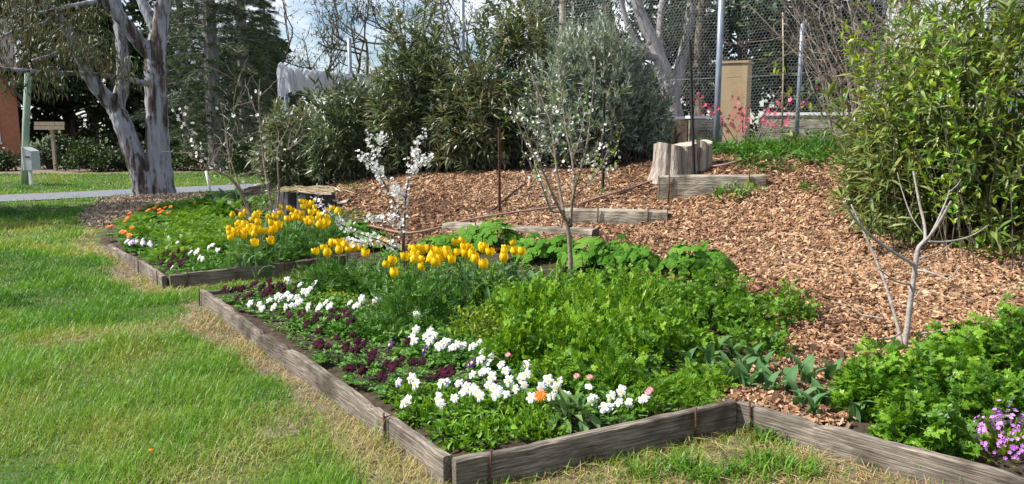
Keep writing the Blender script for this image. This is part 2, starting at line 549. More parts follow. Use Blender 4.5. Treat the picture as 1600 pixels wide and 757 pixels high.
NC, IC = Q(708, 716, .15), Q(1147, 627, .15)       # near corner, inner corner of the front bed
RB = IC + (Q(1598, 750, .15) - IC) * 2.2           # right board runs out of the frame
LC = Q(315, 453, .145)                             # left corner of the front bed
N1 = LC + (Q(440, 443, .12) - LC) * 1.75           # notch of grass between the two beds
FC = Q(258, 431, .14)                              # corner of the far bed
N2 = FC + (Q(475, 406, .135) - FC) * 1.35
FL = Q(172, 381, .12)
GARDEN = [NC, IC, RB, (9.5, 1.9), (24, 14), (24, 44), (-5.2, 44), (-5.4, 22), (-6.6, 19), (-7.4, 17.4), (-7.3, 15), (-6.6, 12.4), (FL[0] - .7, FL[1] + .9), FL, FC, N2, N1, LC]
CTRL = [(600, 400, 8.6), (600, 330, 11), (600, 290, 13), (800, 350, 9.6), (800, 290, 12), (900, 400, 8.0), (985, 356, 9.3), (985, 300, 10.8), (1050, 272, 11.2),
        (1120, 300, 10), (1120, 243, 11.8), (1240, 250, 10.8), (1100, 450, 7), (1130, 400, 7.9), (1250, 500, 5.8), (1250, 400, 7.6), (1250, 330, 9), (1300, 280, 9.8),
        (1300, 610, 4.65), (1415, 540, 5.3), (1450, 450, 6.4), (1500, 380, 7.3), (1550, 500, 5.6), (1600, 400, 6.6), (1700, 300, 8), (1700, 600, 4.45), (490, 325, 13), (480, 292, 14.5),
        (700, 420, 8.1), (350, 300, 18.5), (1400, 230, 11.5), (1300, 232, 12)]
cz = [tuple(P(*c)) for c in CTRL]
cz += [(x, y, .10) for x, y in [(-.2, 3.6), (-1, 4.8), (-2, 6.2), (-2.6, 6.95), (-.2, 5), (.5, 4.2), (1, 4.4), (0.4, 5.5), (-.8, 6.2), (-1.6, 7.2), (1.5, 4.4), (2.4, 3.6), (3.4, 2.8), (1.4, 5.2),
                                (-3.3, 8.0), (-4.9, 9.8), (-2.5, 9), (-3.5, 10), (-1.5, 9.2), (-4.8, 12), (-3.2, 12)]]
cz += [(x, y, .06) for x, y in [(-6, 12), (-6.5, 15), (-5, 16), (-6, 18)]]
cz += [(x, y, 1.25) for x, y in [(0, 16), (3, 14), (6, 14), (10, 12), (14, 14), (0, 20), (6, 20), (14, 22), (22, 20), (0, 30), (12, 32), (22, 40), (0, 44)]]
cz += [(-2, 17, .9), (-3, 22, .8), (-4, 30, .8), (-4, 44, .9), (9, 7, .9), (9, 3.5, .45), (14, 8, 1.1)]
cz = A(cz)
CX, CZv = cz[:, :2], cz[:, 2]
_n = len(CX)
_K = np.linalg.norm(CX[:, None] - CX[None], axis=2) + np.eye(_n) * -0.25
_Q = np.hstack([np.ones((_n, 1)), CX])
_S = np.block([[_K, _Q], [_Q.T, np.zeros((3, 3))]])
_W = np.linalg.solve(_S, np.concatenate([CZv, np.zeros(3)]))


def hgt(x, y):
    x, y = np.asarray(x, float), np.asarray(y, float)
    sh = x.shape
    q = np.stack([x.ravel(), y.ravel()], 1)
    out = np.zeros(len(q))
    for i in range(0, len(q), 20000):
        s = q[i:i + 20000]
        out[i:i + 20000] = np.linalg.norm(s[:, None] - CX[None], axis=2) @ _W[:_n] + _W[_n] + s @ _W[_n + 1:]
    return np.clip(out, .04, 1.7).reshape(sh)


def ground(x, y):
    x, y = np.asarray(x, float), np.asarray(y, float)
    return np.where(sd_poly(x, y, GARDEN) < 0, hgt(x, y), 0.0)


def hit(px, py, off=0.0, dmin=2.4, dmax=45):
    """Ground point (raised by off) that the photo shows at a pixel."""
    d = np.concatenate([np.arange(dmin, 12, .02), np.arange(12, dmax, .08)])
    u, v = (px - 800) / F, (378.5 - py) / F
    dx, dy, dz = u, CP + v * SP, -SP + v * CP
    x, z = dx / dy * d, CAMZ + dz / dy * d
    g = ground(x, d)
    k = np.nonzero(z <= g + off)[0]
    i = k[0] if len(k) else len(d) - 1
    return A([x[i], d[i], g[i]])


def sheet(name, xs, ys, zfun, keep, m, smooth=True):
    X, Y = np.meshgrid(xs, ys)
    Z = zfun(X, Y)
    V = np.stack([X.ravel(), Y.ravel(), Z.ravel()], 1)
    nx, ny = len(xs), len(ys)
    i, j = np.meshgrid(np.arange(nx - 1), np.arange(ny - 1))
    a = (j * nx + i).ravel()
    T = np.concatenate([np.stack([a, a + 1, a + nx + 1], 1), np.stack([a, a + nx + 1, a + nx], 1)])
    if keep is not None:
        k = keep(X, Y).ravel()
        T = T[k[T].any(1)]
        used = np.unique(T)
        mp_ = np.zeros(len(V), int); mp_[used] = np.arange(len(used))
        V, T = V[used], mp_[T]
    o = obj(name, mesh(name, V, T, m, smooth=smooth))
    o['kind'] = 'structure'
    return o


def lawn_z(X, Y):
    return .012 * np.sin(X * 1.7 + .5) * np.sin(Y * 1.3) * (Y < 16)


sheet('lawn', np.concatenate([[-400, -150, -60], np.arange(-30, 12, .5), [20, 60, 150, 400]]),
      np.concatenate([[-200, -60, -10], np.arange(0, 40, .5), [50, 80, 150, 400, 900]]), lawn_z, None, M['lawn'])

rough = lambda X, Y: .012 * np.sin(X * 7.3 + 1.1 * np.sin(Y * 5.1)) * np.sin(Y * 6.7 + X)


def garden_z(X, Y):
    s = sd_poly(X, Y, GARDEN)
    return np.where(s < -.03, hgt(X, Y) + rough(X, Y) - .004, -.25)


XS = np.concatenate([np.arange(-8, -3.8, .15), np.arange(-3.8, 3.6, .05), np.arange(3.6, 9, .2), np.arange(9, 24.1, 1)])
YS = np.concatenate([np.arange(1.8, 9.5, .05), np.arange(9.5, 20, .15), np.arange(20, 44.1, 1)])
sheet('garden_soil', XS, YS, garden_z, lambda X, Y: sd_poly(X, Y, GARDEN) < -.02, M['soil'])

MUL_PX = [(520, 296), (548, 335), (600, 360), (640, 392), (700, 385), (800, 392), (900, 400), (990, 425), (1060, 440), (1130, 445), (1190, 470), (1215, 530), (1165, 590),
          (1152, 632), (1290, 660), (1340, 610), (1420, 570), (1560, 570), (1640, 560)]
MULCH = [tuple(hit(*p)[:2]) for p in MUL_PX] + [(5.2, 4.6), (8, 7.5), (6.5, 11.5), (3.9, 11.9), (2.6, 12.0), (1.5, 12.1), (0, 12.8), (-1.8, 14.0), (-3.2, 14.6)]


def mulch_z(X, Y):
    s = sd_poly(X, Y, MULCH)
    return hgt(X, Y) + rough(X, Y) + np.clip(-s * .12, -.05, .014)


sheet('mulch_slope', np.arange(-4, 8.1, .07), np.arange(3.4, 15, .07), mulch_z,
      lambda X, Y: (sd_poly(X, Y, MULCH) < .02) & (sd_poly(X, Y, GARDEN) < -.08), M['mulch'])

# asphalt path crossing behind the gum tree, and the mulched ring in front of it
pl = [P(x, y, 1)[:2] for x, y in [(0, 0)]]
path_pts = [(-40, 13.4), (-22, 15.3), (-13, 16.9), (-9, 19.6), (-5, 22.5), (0, 25.5), (12, 30)]
cpts = smooth_path([(x, y, 0) for x, y in path_pts], 6)
tn = nrm(np.gradient(cpts, axis=0)); side = np.stack([-tn[:, 1], tn[:, 0], tn[:, 2]], 1)
Va, Ta = [], []
for i, (c, s) in enumerate(zip(cpts, side)):
    Va += [c + s * 1.0 + A([0, 0, .022]), c - s * 1.0 + A([0, 0, .022])]
    if i: Ta += [(2 * i - 2, 2 * i - 1, 2 * i + 1), (2 * i - 2, 2 * i + 1, 2 * i)]
obj('path', mesh('path', Va, Ta, M['path']))['kind'] = 'structure'
BARE = [(-9.0, 17.3), (-8.6, 18.4), (-7.2, 18.2), (-6.9, 16.4), (-6.6, 13.2), (-6.8, 12.5), (-7.5, 13.6), (-8.2, 15.3)]
sheet('bark_patch', np.arange(-10, -6.3, .1), np.arange(12, 19.5, .1), lambda X, Y: .02 + rough(X, Y) * .5 - .03 * np.clip(sd_poly(X, Y, BARE) + .1, 0, 1) * 4,
      lambda X, Y: sd_poly(X, Y, BARE) < .1, M['oldmulch'])
FARSOIL = [(-30, 27.5), (-19, 27.2), (-13, 27.3), (-9, 28.5), (-9, 40), (-30, 40)]
sheet('shrub_bed_soil', np.arange(-30, -6, .6), np.arange(27, 41, .6), lambda X, Y: .03 - .06 * np.clip(sd_poly(X, Y, FARSOIL) + .3, 0, 1),
      lambda X, Y: sd_poly(X, Y, FARSOIL) < .4, M['oldmulch'])

NOTCH = [NC + A([.1, -.03]), IC + A([-.02, -.06]), RB, RB + A([-.3, -1.2]), NC + A([.1, -1.2])]
M['earth'] = noisemat('bare_earth', [(.05, .036, .025), (.13, .10, .07), (.24, .19, .13)], 9, bump=.8, bscale=60, rough=.95)
# ---------------------------------------------------------------- grass
def fnoise(x, y, sc, seed):
    """Smooth irregular noise, about -1..1."""
    g = np.random.default_rng(seed)
    o = np.zeros_like(x)
    for k in range(9):
        a = g.uniform(0, 6.28); f = sc * g.uniform(.5, 2.2)
        o = o + np.sin((x * math.cos(a) + y * math.sin(a)) * f + g.uniform(0, 6.28)) / (f / sc)
    return o / 2.6


def dry_amount(x, y):
    """How parched the lawn is: along the boards, in the front notch and in patches."""
    s = sd_poly(x, y, GARDEN)
    ln = fnoise(x, y, 4.0, 5)
    a = np.clip(2.2 - (s + .07 * ln) / .14, 0, 1) * np.where((x > -3.6) & (y > 7.2) & (x > LC[0] + .15), .3, 1)
    front = (x > NC[0]) & (y < 4.6)
    a = np.where(front, np.clip(.80 + .5 * ln, .1, 1), a)
    p = np.clip(fnoise(x, y, 2.2, 9) - .4, 0, 1) * .6 * (y < 12)
    return np.clip(a + p, 0, 1)


def lawn_blades():
    pos = []
    for y0, y1, dens in ((1.9, 2.7, 4000), (2.7, 4.2, 9500), (4.2, 6, 7000), (6, 8, 4600), (8, 11, 2600), (11, 15, 1200), (15, 21, 450), (21, 28, 240)):
        x0, x1 = -.72 * y1 - 2.7, 2.9
        n = int((x1 - x0) * (y1 - y0) * dens)
        x = RNG.uniform(x0, x1, n); y = RNG.uniform(y0, y1, n)
        k = (x > -.72 * y - 2.6) & (x < .7 * y + 1.0) & ((x > -.72 * y - .2) | (RNG.random(n) < .5))
        x, y = x[k], y[k]; n = len(x)
        k = sd_poly(x, y, GARDEN) > .03
        if y1 > 10:
            k &= sd_poly(x, y, BARE) > -.15 + .4 * RNG.random(n)
            k &= (np.abs(np.interp(x, cpts[:, 0], cpts[:, 1]) - y) > 1.2)
            k &= sd_poly(x, y, FARSOIL) > 0
        k &= RNG.random(n) < .80 + .3 * np.clip(fnoise(x, y, 14, 3), -.5, .5)
        front = (x > NC[0]) & (y < 4.6)
        k &= ~front | (RNG.random(n) < .85 + .4 * np.clip(fnoise(x, y, 5, 4), -.6, .5))
        pos.append(np.stack([x[k], y[k]], 1))
    p = np.concatenate(pos)
    dr = dry_amount(p[:, 0], p[:, 1])
    isdry = RNG.random(len(p)) < dr * .88
    for nm, sel, mname, lab in (('lawn_grass', ~isdry, 'grass', 'short green mown grass of the lawn around the beds'), ('dry_grass', isdry, 'dry', 'straw coloured dead grass along the timber edging')):
        q = p[sel]
        n = len(q)
        far = np.clip(q[:, 1] / 6, .7, 4)
        h = RNG.uniform(.03, .075, n) * (1 + .35 * fnoise(q[:, 0], q[:, 1], 6, 8))
        tuft = (fnoise(q[:, 0], q[:, 1], 9, 12) > .5) & (RNG.random(n) < .5)
        h = np.where(tuft, h * 1.55, h)
        tilt = RNG.uniform(.1, 1.2, n) if nm == 'lawn_grass' else RNG.uniform(.6, 1.55, n)
        az = RNG.uniform(0, 2 * math.pi, n)
        D = np.stack([np.sin(tilt) * np.cos(az), np.sin(tilt) * np.sin(az), np.cos(tilt)], 1)
        sz = np.stack([.095 * far ** .9 * RNG.uniform(.7, 1.3, n), h * 1.2, h], 1)
        pt = .5 + .42 * fnoise(q[:, 0], q[:, 1], 1.6, 21) + .25 * fnoise(q[:, 0], q[:, 1], 7, 22)
        V, T, r = scatter(t_blade(.055, .3), np.stack([q[:, 0], q[:, 1], lawn_z(q[:, 0], q[:, 1]) - .002], 1), frames(D), sz,
                          np.clip(.45 * RNG.random(n) + .60 * pt + .10 * dr[sel] - .03, 0, 1))
        o = obj(nm, mesh(nm, V, T, M[mname], r))
        setp(o, lab, 'grass', kind='stuff')


lawn_blades()
sheet('bare_earth', np.arange(-7.5, 3.6, .05), np.arange(1.6, 10.5, .05), lambda X, Y: lawn_z(X, Y) + np.clip(dry_amount(X, Y) - .5, -.3, .1) * .06 + .001,
      lambda X, Y: (dry_amount(X, Y) > .48) & (sd_poly(X, Y, GARDEN) > -.03), M['earth'])

# ---------------------------------------------------------------- timber edging boards with steel stakes
def board(a, b, h, label, stakes=(), thick=.048, z0=-.06, za=0.0, zb=0.0, name='edging_board', m='timber', lean=0.0):
    a, b = A(a, float), A(b, float)
    L = np.linalg.norm(b - a)
    ang = math.atan2(b[1] - a[1], b[0] - a[0])
    t = thing(name, label, 'board', (a[0], a[1], za), 'timber boards edging the beds', ang)
    g = Geo()
    n = max(8, int(L / .06))
    xs = np.linspace(0.004, L - .004, n)
    rows = []
    for i, x in enumerate(xs):
        zz = (zb - za) * x / L
        w = .006 * math.sin(x * 3.1 + a[0] * 9) + .003 * rnd.uniform(-1, 1)
        top = h + .006 * math.sin(x * 2.3 + a[1]) + .004 * rnd.uniform(-1, 1) + zz - (rnd.uniform(.006, .018) if rnd.random() < .07 else 0)
        e = rnd.uniform(.004, .011)
        rows.append([(x, w - thick / 2, z0 + zz), (x, w - thick / 2, top - e), (x, w - thick / 2 + e, top), (x, w + thick / 2 - e, top), (x, w + thick / 2, top - e), (x, w + thick / 2, z0 + zz)])
    V = A(rows).reshape(-1, 3)
    T = []
    for i in range(n - 1):
        for k in range(6):
            p, q = i * 6 + k, i * 6 + (k + 1) % 6
            T += [(p, p + 6, q), (q, p + 6, q + 6)]
    for k in range(1, 5):
        T.append((0, k, k + 1)); T.append(((n - 1) * 6, (n - 1) * 6 + k + 1, (n - 1) * 6 + k))
    g.add(V, T)
    obj('plank', g.build('plank', M[m]), t)
    for x, ln in stakes:
        s = Geo()
        zz = (zb - za) * x / L
        y = -thick / 2 - .016
        V, T = tube([(x, y, z0 + zz - .05), (x + ln * .02, y + .001, h * .55 + zz), (x + ln * .04, y + .002, h + .025 + zz)], .006, 8)
        s.add(V, T)
        obj('stake', s.build('stake', M['rust'], smooth=True), t)
    return t


def lerp(a, b, t): return A(a) * (1 - t) + A(b) * t
off = .02
J1 = lerp(LC, NC, .855)
board(LC, J1, .145, 'long grey board along the lawn side of the front bed', [(.06, .3)])
board(J1 + (NC - LC) * .003, NC + A([-.03, .03]), .150, 'short grey board by the nearest corner of the front bed', [(.02, -.2)])
board(NC + A([.0, -.02]), IC + A([.0, -.012]), .155, 'shaded dark board along the front of the bed', [(.155, .4), (1.34, -.3)])
board(IC + A([.028, .012]), RB, .152, 'sunlit board running right from the inner corner beneath leafy mound', [(.10, -.4)])
board(LC + A([.03, .035]), N1, .12, 'thin board at the back of the front bed behind maroon pansies')
board(FC + A([.03, .02]), N2, .135, 'shaded board along the front of the far tulip bed', [(.16, .1), (1.2, .2)])
J2 = lerp(FL, FC, .62)
board(J2, FC + A([-.02, .03]), .14, 'light grey board at the corner of the far bed', [(.04, .2), (.9, .1)])
board(FL, J2 - (FC - FL) * .004, .12, 'board by orange flowers at the far end of the far bed')

# sleepers holding the slope: big grey balks with end faces coloured dark for their shade and rusty pins
def sleeper(pa, pb, h, label, pins, w=.22, yaw=0.0):
    a, b = A(pa), A(pb)
    L = np.linalg.norm((b - a)[:2])
    ang = math.atan2(b[1] - a[1], b[0] - a[0])
    pitch = (b[2] - a[2]) / L
    t = thing('timber_sleeper', label, 'sleeper', a, 'grey sleepers set into the mulch slope', ang)
    g = Geo()
    n = 16
    xs = np.linspace(0, L, n)
    prof = [(0, -.16), (-.004, h * .5), (.004, h - .014), (.02, h), (w - .02, h), (w, h - .014), (w, -.16)]
    k = len(prof)
    V = A([[(x + rnd.uniform(-.004, .004), y + .008 * math.sin(x * 5), z + pitch * x + .006 * math.sin(x * 4.1)) for y, z in prof] for x in xs]).reshape(-1, 3)
    T = []
    for i in range(n - 1):
        for q in range(k - 1):
            p = i * k + q
            T += [(p, p + k, p + 1), (p + 1, p + k, p + k + 1)]
    g.add(V, T)
    obj('balk', g.build('balk', M['sleeper']), t)
    for x, flip in ((-.006, 0), (L + .006, 1)):
        V = [(x, y, z + pitch * x) for y, z in prof]
        T = [(0, q + 1, q) if flip else (0, q, q + 1) for q in range(1, k - 1)]
        obj('end_grain', Geo().add(V, T).build('end_grain', M['shaded_end']), t)
    for x in pins:
        s = Geo()
        s.add(*tube([(x, -.014, -.1 + pitch * x), (x + .004, -.012, h + .03 + pitch * x)], .009, 8))
        obj('pin', s.build('pin', M['rust'], smooth=True), t)
    return t


def gp(px, py, d):
    p = P(px, py, d); return p
sleeper(gp(1030, 302, 10.0), gp(1196, 300, 9.85), .215, 'upper grey sleeper in front of the cut tree stump', (.12, 1.12))
sleeper(gp(880, 350, 9.45), gp(1042, 352, 9.25), .17, 'middle grey sleeper lying in the mulch slope', (.42, 1.02))
sleeper(gp(690, 362, 9.7), gp(925, 374, 8.75), .10, 'lowest sleeper just behind the broad leaved plants', (.5,))
# ---------------------------------------------------------------- wood chips
CHIPS = [t_chip(i) for i in range(6)]
chip_me = [mesh('wood_chip', v, t, M['chip'], np.full(len(v), .15 + .14 * i)) for i, (v, t) in enumerate(CHIPS)]


def chips():
    G = []
    big = []
    for y0, y1, dens in ((3.6, 5.6, 3900), (5.6, 7.5, 3000), (7.5, 10, 1900), (10, 14.8, 850)):
        n = int(12 * (y1 - y0) * dens)
        x = RNG.uniform(-4, 8, n); y = RNG.uniform(y0, y1, n)
        k = (x < .69 * y + .3) & (x > -.3 * y - 1)
        x, y = x[k], y[k]
        s = sd_poly(x, y, MULCH)
        k = (s < .12 * RNG.random(len(x)) + .02) & (sd_poly(x, y, GARDEN) < -.06)
        G.append(np.stack([x[k], y[k]], 1))
    p = np.concatenate(G)
    n = len(p)
    L = RNG.uniform(.016, .062, n) * np.clip(.75 + p[:, 1] * .05, 1, 1.4)
    L *= np.where(RNG.random(n) < .04, 1.7, 1)
    z = hgt(p[:, 0], p[:, 1]) + rough(p[:, 0], p[:, 1]) + RNG.uniform(.006, .03, n)
    e = .03
    gx = (hgt(p[:, 0] + e, p[:, 1]) - hgt(p[:, 0] - e, p[:, 1])) / (2 * e)
    gy = (hgt(p[:, 0], p[:, 1] + e) - hgt(p[:, 0], p[:, 1] - e)) / (2 * e)
    up = nrm(np.stack([-gx, -gy, np.ones(n)], 1) + .55 * RNG.standard_normal((n, 3)) * A([1, 1, .5]))
    az = RNG.uniform(0, 2 * math.pi, n)
    D = np.stack([np.cos(az), np.sin(az), .15 * RNG.standard_normal(n)], 1)
    D = nrm(D - up * np.sum(D * up, 1, keepdims=True))
    Mx = frames(D, up)
    Mx = np.stack([Mx[:, :, 1], -Mx[:, :, 0], Mx[:, :, 2]], 2)
    pos = np.column_stack([p, z])
    # the 300 chips that show largest are objects of their own
    vis = (np.abs(pos[:, 0]) < .64 * pos[:, 1]) & (pos[:, 1] > 4.3) & (sd_poly(pos[:, 0], pos[:, 1], MULCH) < -.1)
    score = np.where(vis, L / pos[:, 1], 0)
    top = np.argsort(-score)[:300]
    rest = np.ones(n, bool); rest[top] = False
    cid = RNG.integers(0, 6, n)
    tone = np.clip(RNG.random(n) * .82 + .16 * fnoise(p[:, 0], p[:, 1], 1.8, 51) + .06, 0, 1)
    for i in top:
        o = obj('wood_chip', chip_me[cid[i]], None, pos[i] + up[i] * .006)
        o.rotation_euler = Matrix(Mx[i]).to_euler()
        o.scale = (L[i], L[i], L[i] * .9)
        setp(o, 'large tan wood chip lying loose on the mulch slope', 'wood chip', 'wood chips on the slope')
    V, T, R, c = [], [], [], 0
    for q in range(6):
        sel = rest & (cid == q)
        v, t, r = scatter(CHIPS[q], pos[sel], Mx[sel], L[sel], tone[sel])
        V.append(v); T.append(t + c); R.append(r); c += len(v)
    o = obj('wood_chips', mesh('wood_chips', np.concatenate(V), np.concatenate(T), M['chip'], np.concatenate(R)))
    setp(o, 'tan and brown wood chip mulch covering the slope', 'mulch', kind='stuff')


chips()

n = 2600
x = RNG.uniform(-3, 6, n); y = RNG.uniform(3.8, 13, n)
k = (sd_poly(x, y, MULCH) < 0) & (sd_poly(x, y, GARDEN) < -.1) & (fnoise(x, y, 2.0, 61) > -.1)
x, y = x[k], y[k]; n = len(x)
a = RNG.uniform(0, 6.28, n)
V, T, r = scatter(t_lance(.05, .05), np.column_stack([x, y, hgt(x, y) + RNG.uniform(.025, .05, n)]), frames(np.stack([np.cos(a), np.sin(a), .1 * RNG.standard_normal(n)], 1)), RNG.uniform(.06, .24, n))
M['debris'] = leafmat('grey_twig_debris', [(.05, .04, .032), (.16, .13, .10), (.30, .25, .20), (.22, .15, .09)], 0, .9)
setp(obj('twig_debris', mesh('twig_debris', V, T, M['debris'], r)), 'thin grey twigs and dead stalks strewn over the mulch', 'debris', kind='stuff')
M['oldchip'] = leafmat('weathered_litter', [(.09, .06, .042), (.20, .14, .10), (.33, .25, .18), (.44, .36, .28)], 0, .9)
n = 9000
x = RNG.uniform(-9.6, -6.3, n); y = RNG.uniform(12, 19, n)
k = sd_poly(x, y, BARE) < .25 * RNG.random(n)
x, y = x[k], y[k]; n = len(x)
a = RNG.uniform(0, 6.28, n)
V, T, r = scatter(CHIPS[0], np.column_stack([x, y, RNG.uniform(.03, .06, n)]), frames(np.stack([np.cos(a), np.sin(a), .8 * RNG.standard_normal(n)], 1), None, RNG.uniform(0, 6, n)), RNG.uniform(.03, .085, n))
setp(obj('bark_litter', mesh('bark_litter', V, T, M['oldchip'], r)), 'brown bark litter around the foot of the gum', 'litter', kind='stuff')
n = 5200
x = RNG.uniform(-.2, 2.4, n); y = RNG.uniform(2.7, 4.4, n)
k = (sd_poly(x, y, NOTCH) < -.02) & (sd_poly(x, y, GARDEN) > .06) & (RNG.random(n) < 1.2 - sd_poly(x, y, GARDEN) * 1.4)
x, y = x[k], y[k]; n = len(x)
a = RNG.uniform(0, 6.28, n)
V, T, r = scatter(t_lance(.045, .06), np.column_stack([x, y, RNG.uniform(.008, .03, n)]), frames(np.stack([np.cos(a), np.sin(a), .12 * RNG.standard_normal(n)], 1)), RNG.uniform(.05, .14, n))
setp(obj('straw_litter', mesh('straw_litter', V, T, M['dry'], r)), 'dead stalks and twigs littering the front corner', 'litter', kind='stuff')

n = 900
c = A([Q(p_[0], p_[1], 0) for p_ in ((1180, 725), (1215, 735), (1160, 745), (1100, 752), (1010, 745), (1255, 742), (1200, 690), (1060, 735))])
i = RNG.integers(0, len(c), n)
p_ = c[i] + .055 * RNG.standard_normal((n, 2))
a = RNG.uniform(0, 6.28, n); tl = RNG.uniform(.1, 1.0, n)
V, T, r = scatter(t_blade(.07, .35), np.column_stack([p_, np.full(n, .0)]), frames(np.stack([np.sin(tl) * np.cos(a), np.sin(tl) * np.sin(a), np.cos(tl)], 1)), RNG.uniform(.06, .13, n))
setp(obj('grass_tufts', mesh('grass_tufts', V, T, M['grass'], r)), 'longer green grass tufts in the bare front corner', 'grass', kind='stuff')

# twigs and hose lying on the mulch
def lying(px, name, label, cat, r, m, lift=.02, group=None, k=5):
    pts = smooth_path([hit(x, y) + A([0, 0, lift]) for x, y in px], k)
    pts[:, 2] = hgt(pts[:, 0], pts[:, 1]) + lift + .01
    g = Geo()
    rr = np.linspace(r, r * .6, len(pts)) if m != 'hose' else np.full(len(pts), r)
    g.add(*tube(pts, rr, 7))
    o = obj(name, g.build(name, M[m], pts[0], smooth=True), None, pts[0])
    return setp(o, label, cat, group)


M['hose'] = noisemat('faded_red_hose', [(.22, .13, .10), (.31, .20, .16)], 9, bump=.1, rough=.6)
M['blackhose'] = noisemat('black_poly_pipe', [(.012, .012, .013), (.03, .03, .03)], 9, bump=.1, rough=.5)
lying([(905, 326), (950, 312), (1000, 296), (1035, 284)], 'garden_hose', 'faded reddish hose climbing the mulch towards the upper sleeper', 'hose', .017, 'hose', .05)
lying([(560, 356), (640, 372), (730, 352), (800, 340), (900, 327)], 'garden_hose', 'faded reddish hose lying low across the mulch behind tulips', 'hose', .015, 'hose', .05)
lying([(1108, 268), (1135, 264), (1165, 255)], 'garden_hose', 'short hose length above the upper sleeper by violets', 'hose', .017, 'hose', .05)
lying([(772, 333), (800, 308), (822, 292)], 'irrigation_pipe', 'black pipe leaning along the mulch beside the brown stake', 'pipe', .014, 'blackhose', .04)
lying([(1282, 502), (1330, 498), (1385, 506)], 'fallen_twig', 'pale bare twig lying left of the bare sapling', 'twig', .008, 'greytwig', .02, 'twigs on the mulch')
lying([(1300, 478), (1335, 488), (1362, 500)], 'fallen_twig', 'short crooked twig on the mulch above the pale one', 'twig', .006, 'twig', .02, 'twigs on the mulch')
lying([(1440, 530), (1500, 524), (1562, 512)], 'fallen_twig', 'long thin twig lying right of the bare sapling', 'twig', .007, 'greytwig', .03, 'twigs on the mulch')
lying([(1040, 398), (1075, 390), (1100, 375)], 'fallen_twig', 'grey twig on the mulch above the broad leaved plants', 'twig', .008, 'greytwig', .02, 'twigs on the mulch')
# ---------------------------------------------------------------- stumps
def stump(loc, rx, ry, h, label, m, lobes, seed, roots=True):
    r_ = random.Random(seed)
    t = thing('tree_stump', label, 'stump', loc)
    n, rows = 72, 8
    V, T = [], []
    ph = [r_.uniform(0, 6.28) for _ in range(4)]
    crev = [4.35, 5.15, 3.2, 1.0]
    def rad(a, f):
        b = 1 - sum(.30 * math.exp(-(((a - c_ + math.pi) % (2 * math.pi) - math.pi) / .10) ** 2) for c_ in crev) + .08 * math.cos(lobes * a + ph[0]) + .05 * math.cos(7 * a + ph[1]) + .03 * math.cos(13 * a + ph[2])
        return b * (1 + (.35 * (1 - f) ** 3 if roots else .05 * (1 - f)))
    for j in range(rows):
        f = j / (rows - 1)
        for k in range(n):
            a = 2 * math.pi * k / n
            q = rad(a, f)
            V.append((rx * q * math.cos(a), ry * q * math.sin(a), -.12 + (h + .12) * f + (.03 * math.sin(a * 2 + ph[3]) * f)))
    for j in range(rows - 1):
        for k in range(n):
            p, q = j * n + k, j * n + (k + 1) % n
            T += [(p, q, p + n), (q, q + n, p + n)]
    g = Geo().add(V, T)
    obj('bark', g.build('bark', M[m], smooth=True), t)
    top = [(x * .985, y * .985, z - .004) for x, y, z in V[-n:]]
    g = Geo().add(top + [(0, 0, h - .01)], [(k, (k + 1) % n, n) for k in range(n)])
    obj('cut_face', g.build('cut_face', M['cutwood']), t)
    return t


s1 = P(1052, 273, 11.0)
stump(s1, .28, .22, .43, 'pale sawn tree stump beside the galvanised fence post', 'stumpbark', 3, 2)
stump(s1 + A([.42, .18, .06]), .17, .16, .40, 'rough split stump stub joined right of the pale stump', 'stumpbark', 2, 5)
s2 = P(480, 326, 12.6); s2[2] = hgt(s2[0], s2[1])
stump(s2 + A([0, 0, -.02]), .46, .36, .36, 'wide low blackened stump behind the far tulips', 'darkstump', 3, 9)
stump(s2 + A([.56, -.05, -.02]), .15, .15, .22, 'small dark log round beside the blackened stump', 'darkstump', 2, 12, False)
n = 90
a = RNG.uniform(0, 6.28, n)
pos = np.stack([RNG.normal(0.12, .3, n), RNG.normal(0, .16, n), RNG.uniform(.36, .42, n)], 1) + s2
D = np.stack([np.cos(a), .5 * np.sin(a), .12 * RNG.standard_normal(n)], 1)
V, T, r = scatter(t_lance(.06, .05), pos - D * .15, frames(D), RNG.uniform(.2, .5, n))
o = obj('straw_litter', mesh('straw_litter', V - s2, T, M['straw'], r), None, s2)
setp(o, 'dry pale straw and twigs heaped on the blackened stump', 'straw', kind='stuff')

# ---------------------------------------------------------------- bed plants
LOB, FEA, LAN, OVA = t_lobed(), t_feather(4), t_lance(), t_oval()


def dome(n, r, h, lo=.35, seed=0):
    """Points, outward directions and normals of leaves filling a dome."""
    g = np.random.default_rng(seed)
    az = g.uniform(0, 2 * math.pi, n)
    el = np.arccos(g.uniform(-.02, 1, n))
    f = g.uniform(lo, 1, n) ** .55
    bump = 1 + .2 * np.sin(3 * az + seed) * np.sin(el * 2) + .17 * np.sin(6 * az + el * 5) + .06 * g.standard_normal(n)
    out = np.stack([np.sin(el) * np.cos(az), np.sin(el) * np.sin(az), np.cos(el)], 1)
    pos = out * A([r, r, h]) * (f * bump)[:, None]
    pos[:, 2] = np.maximum(pos[:, 2], .0)
    return pos, out, g


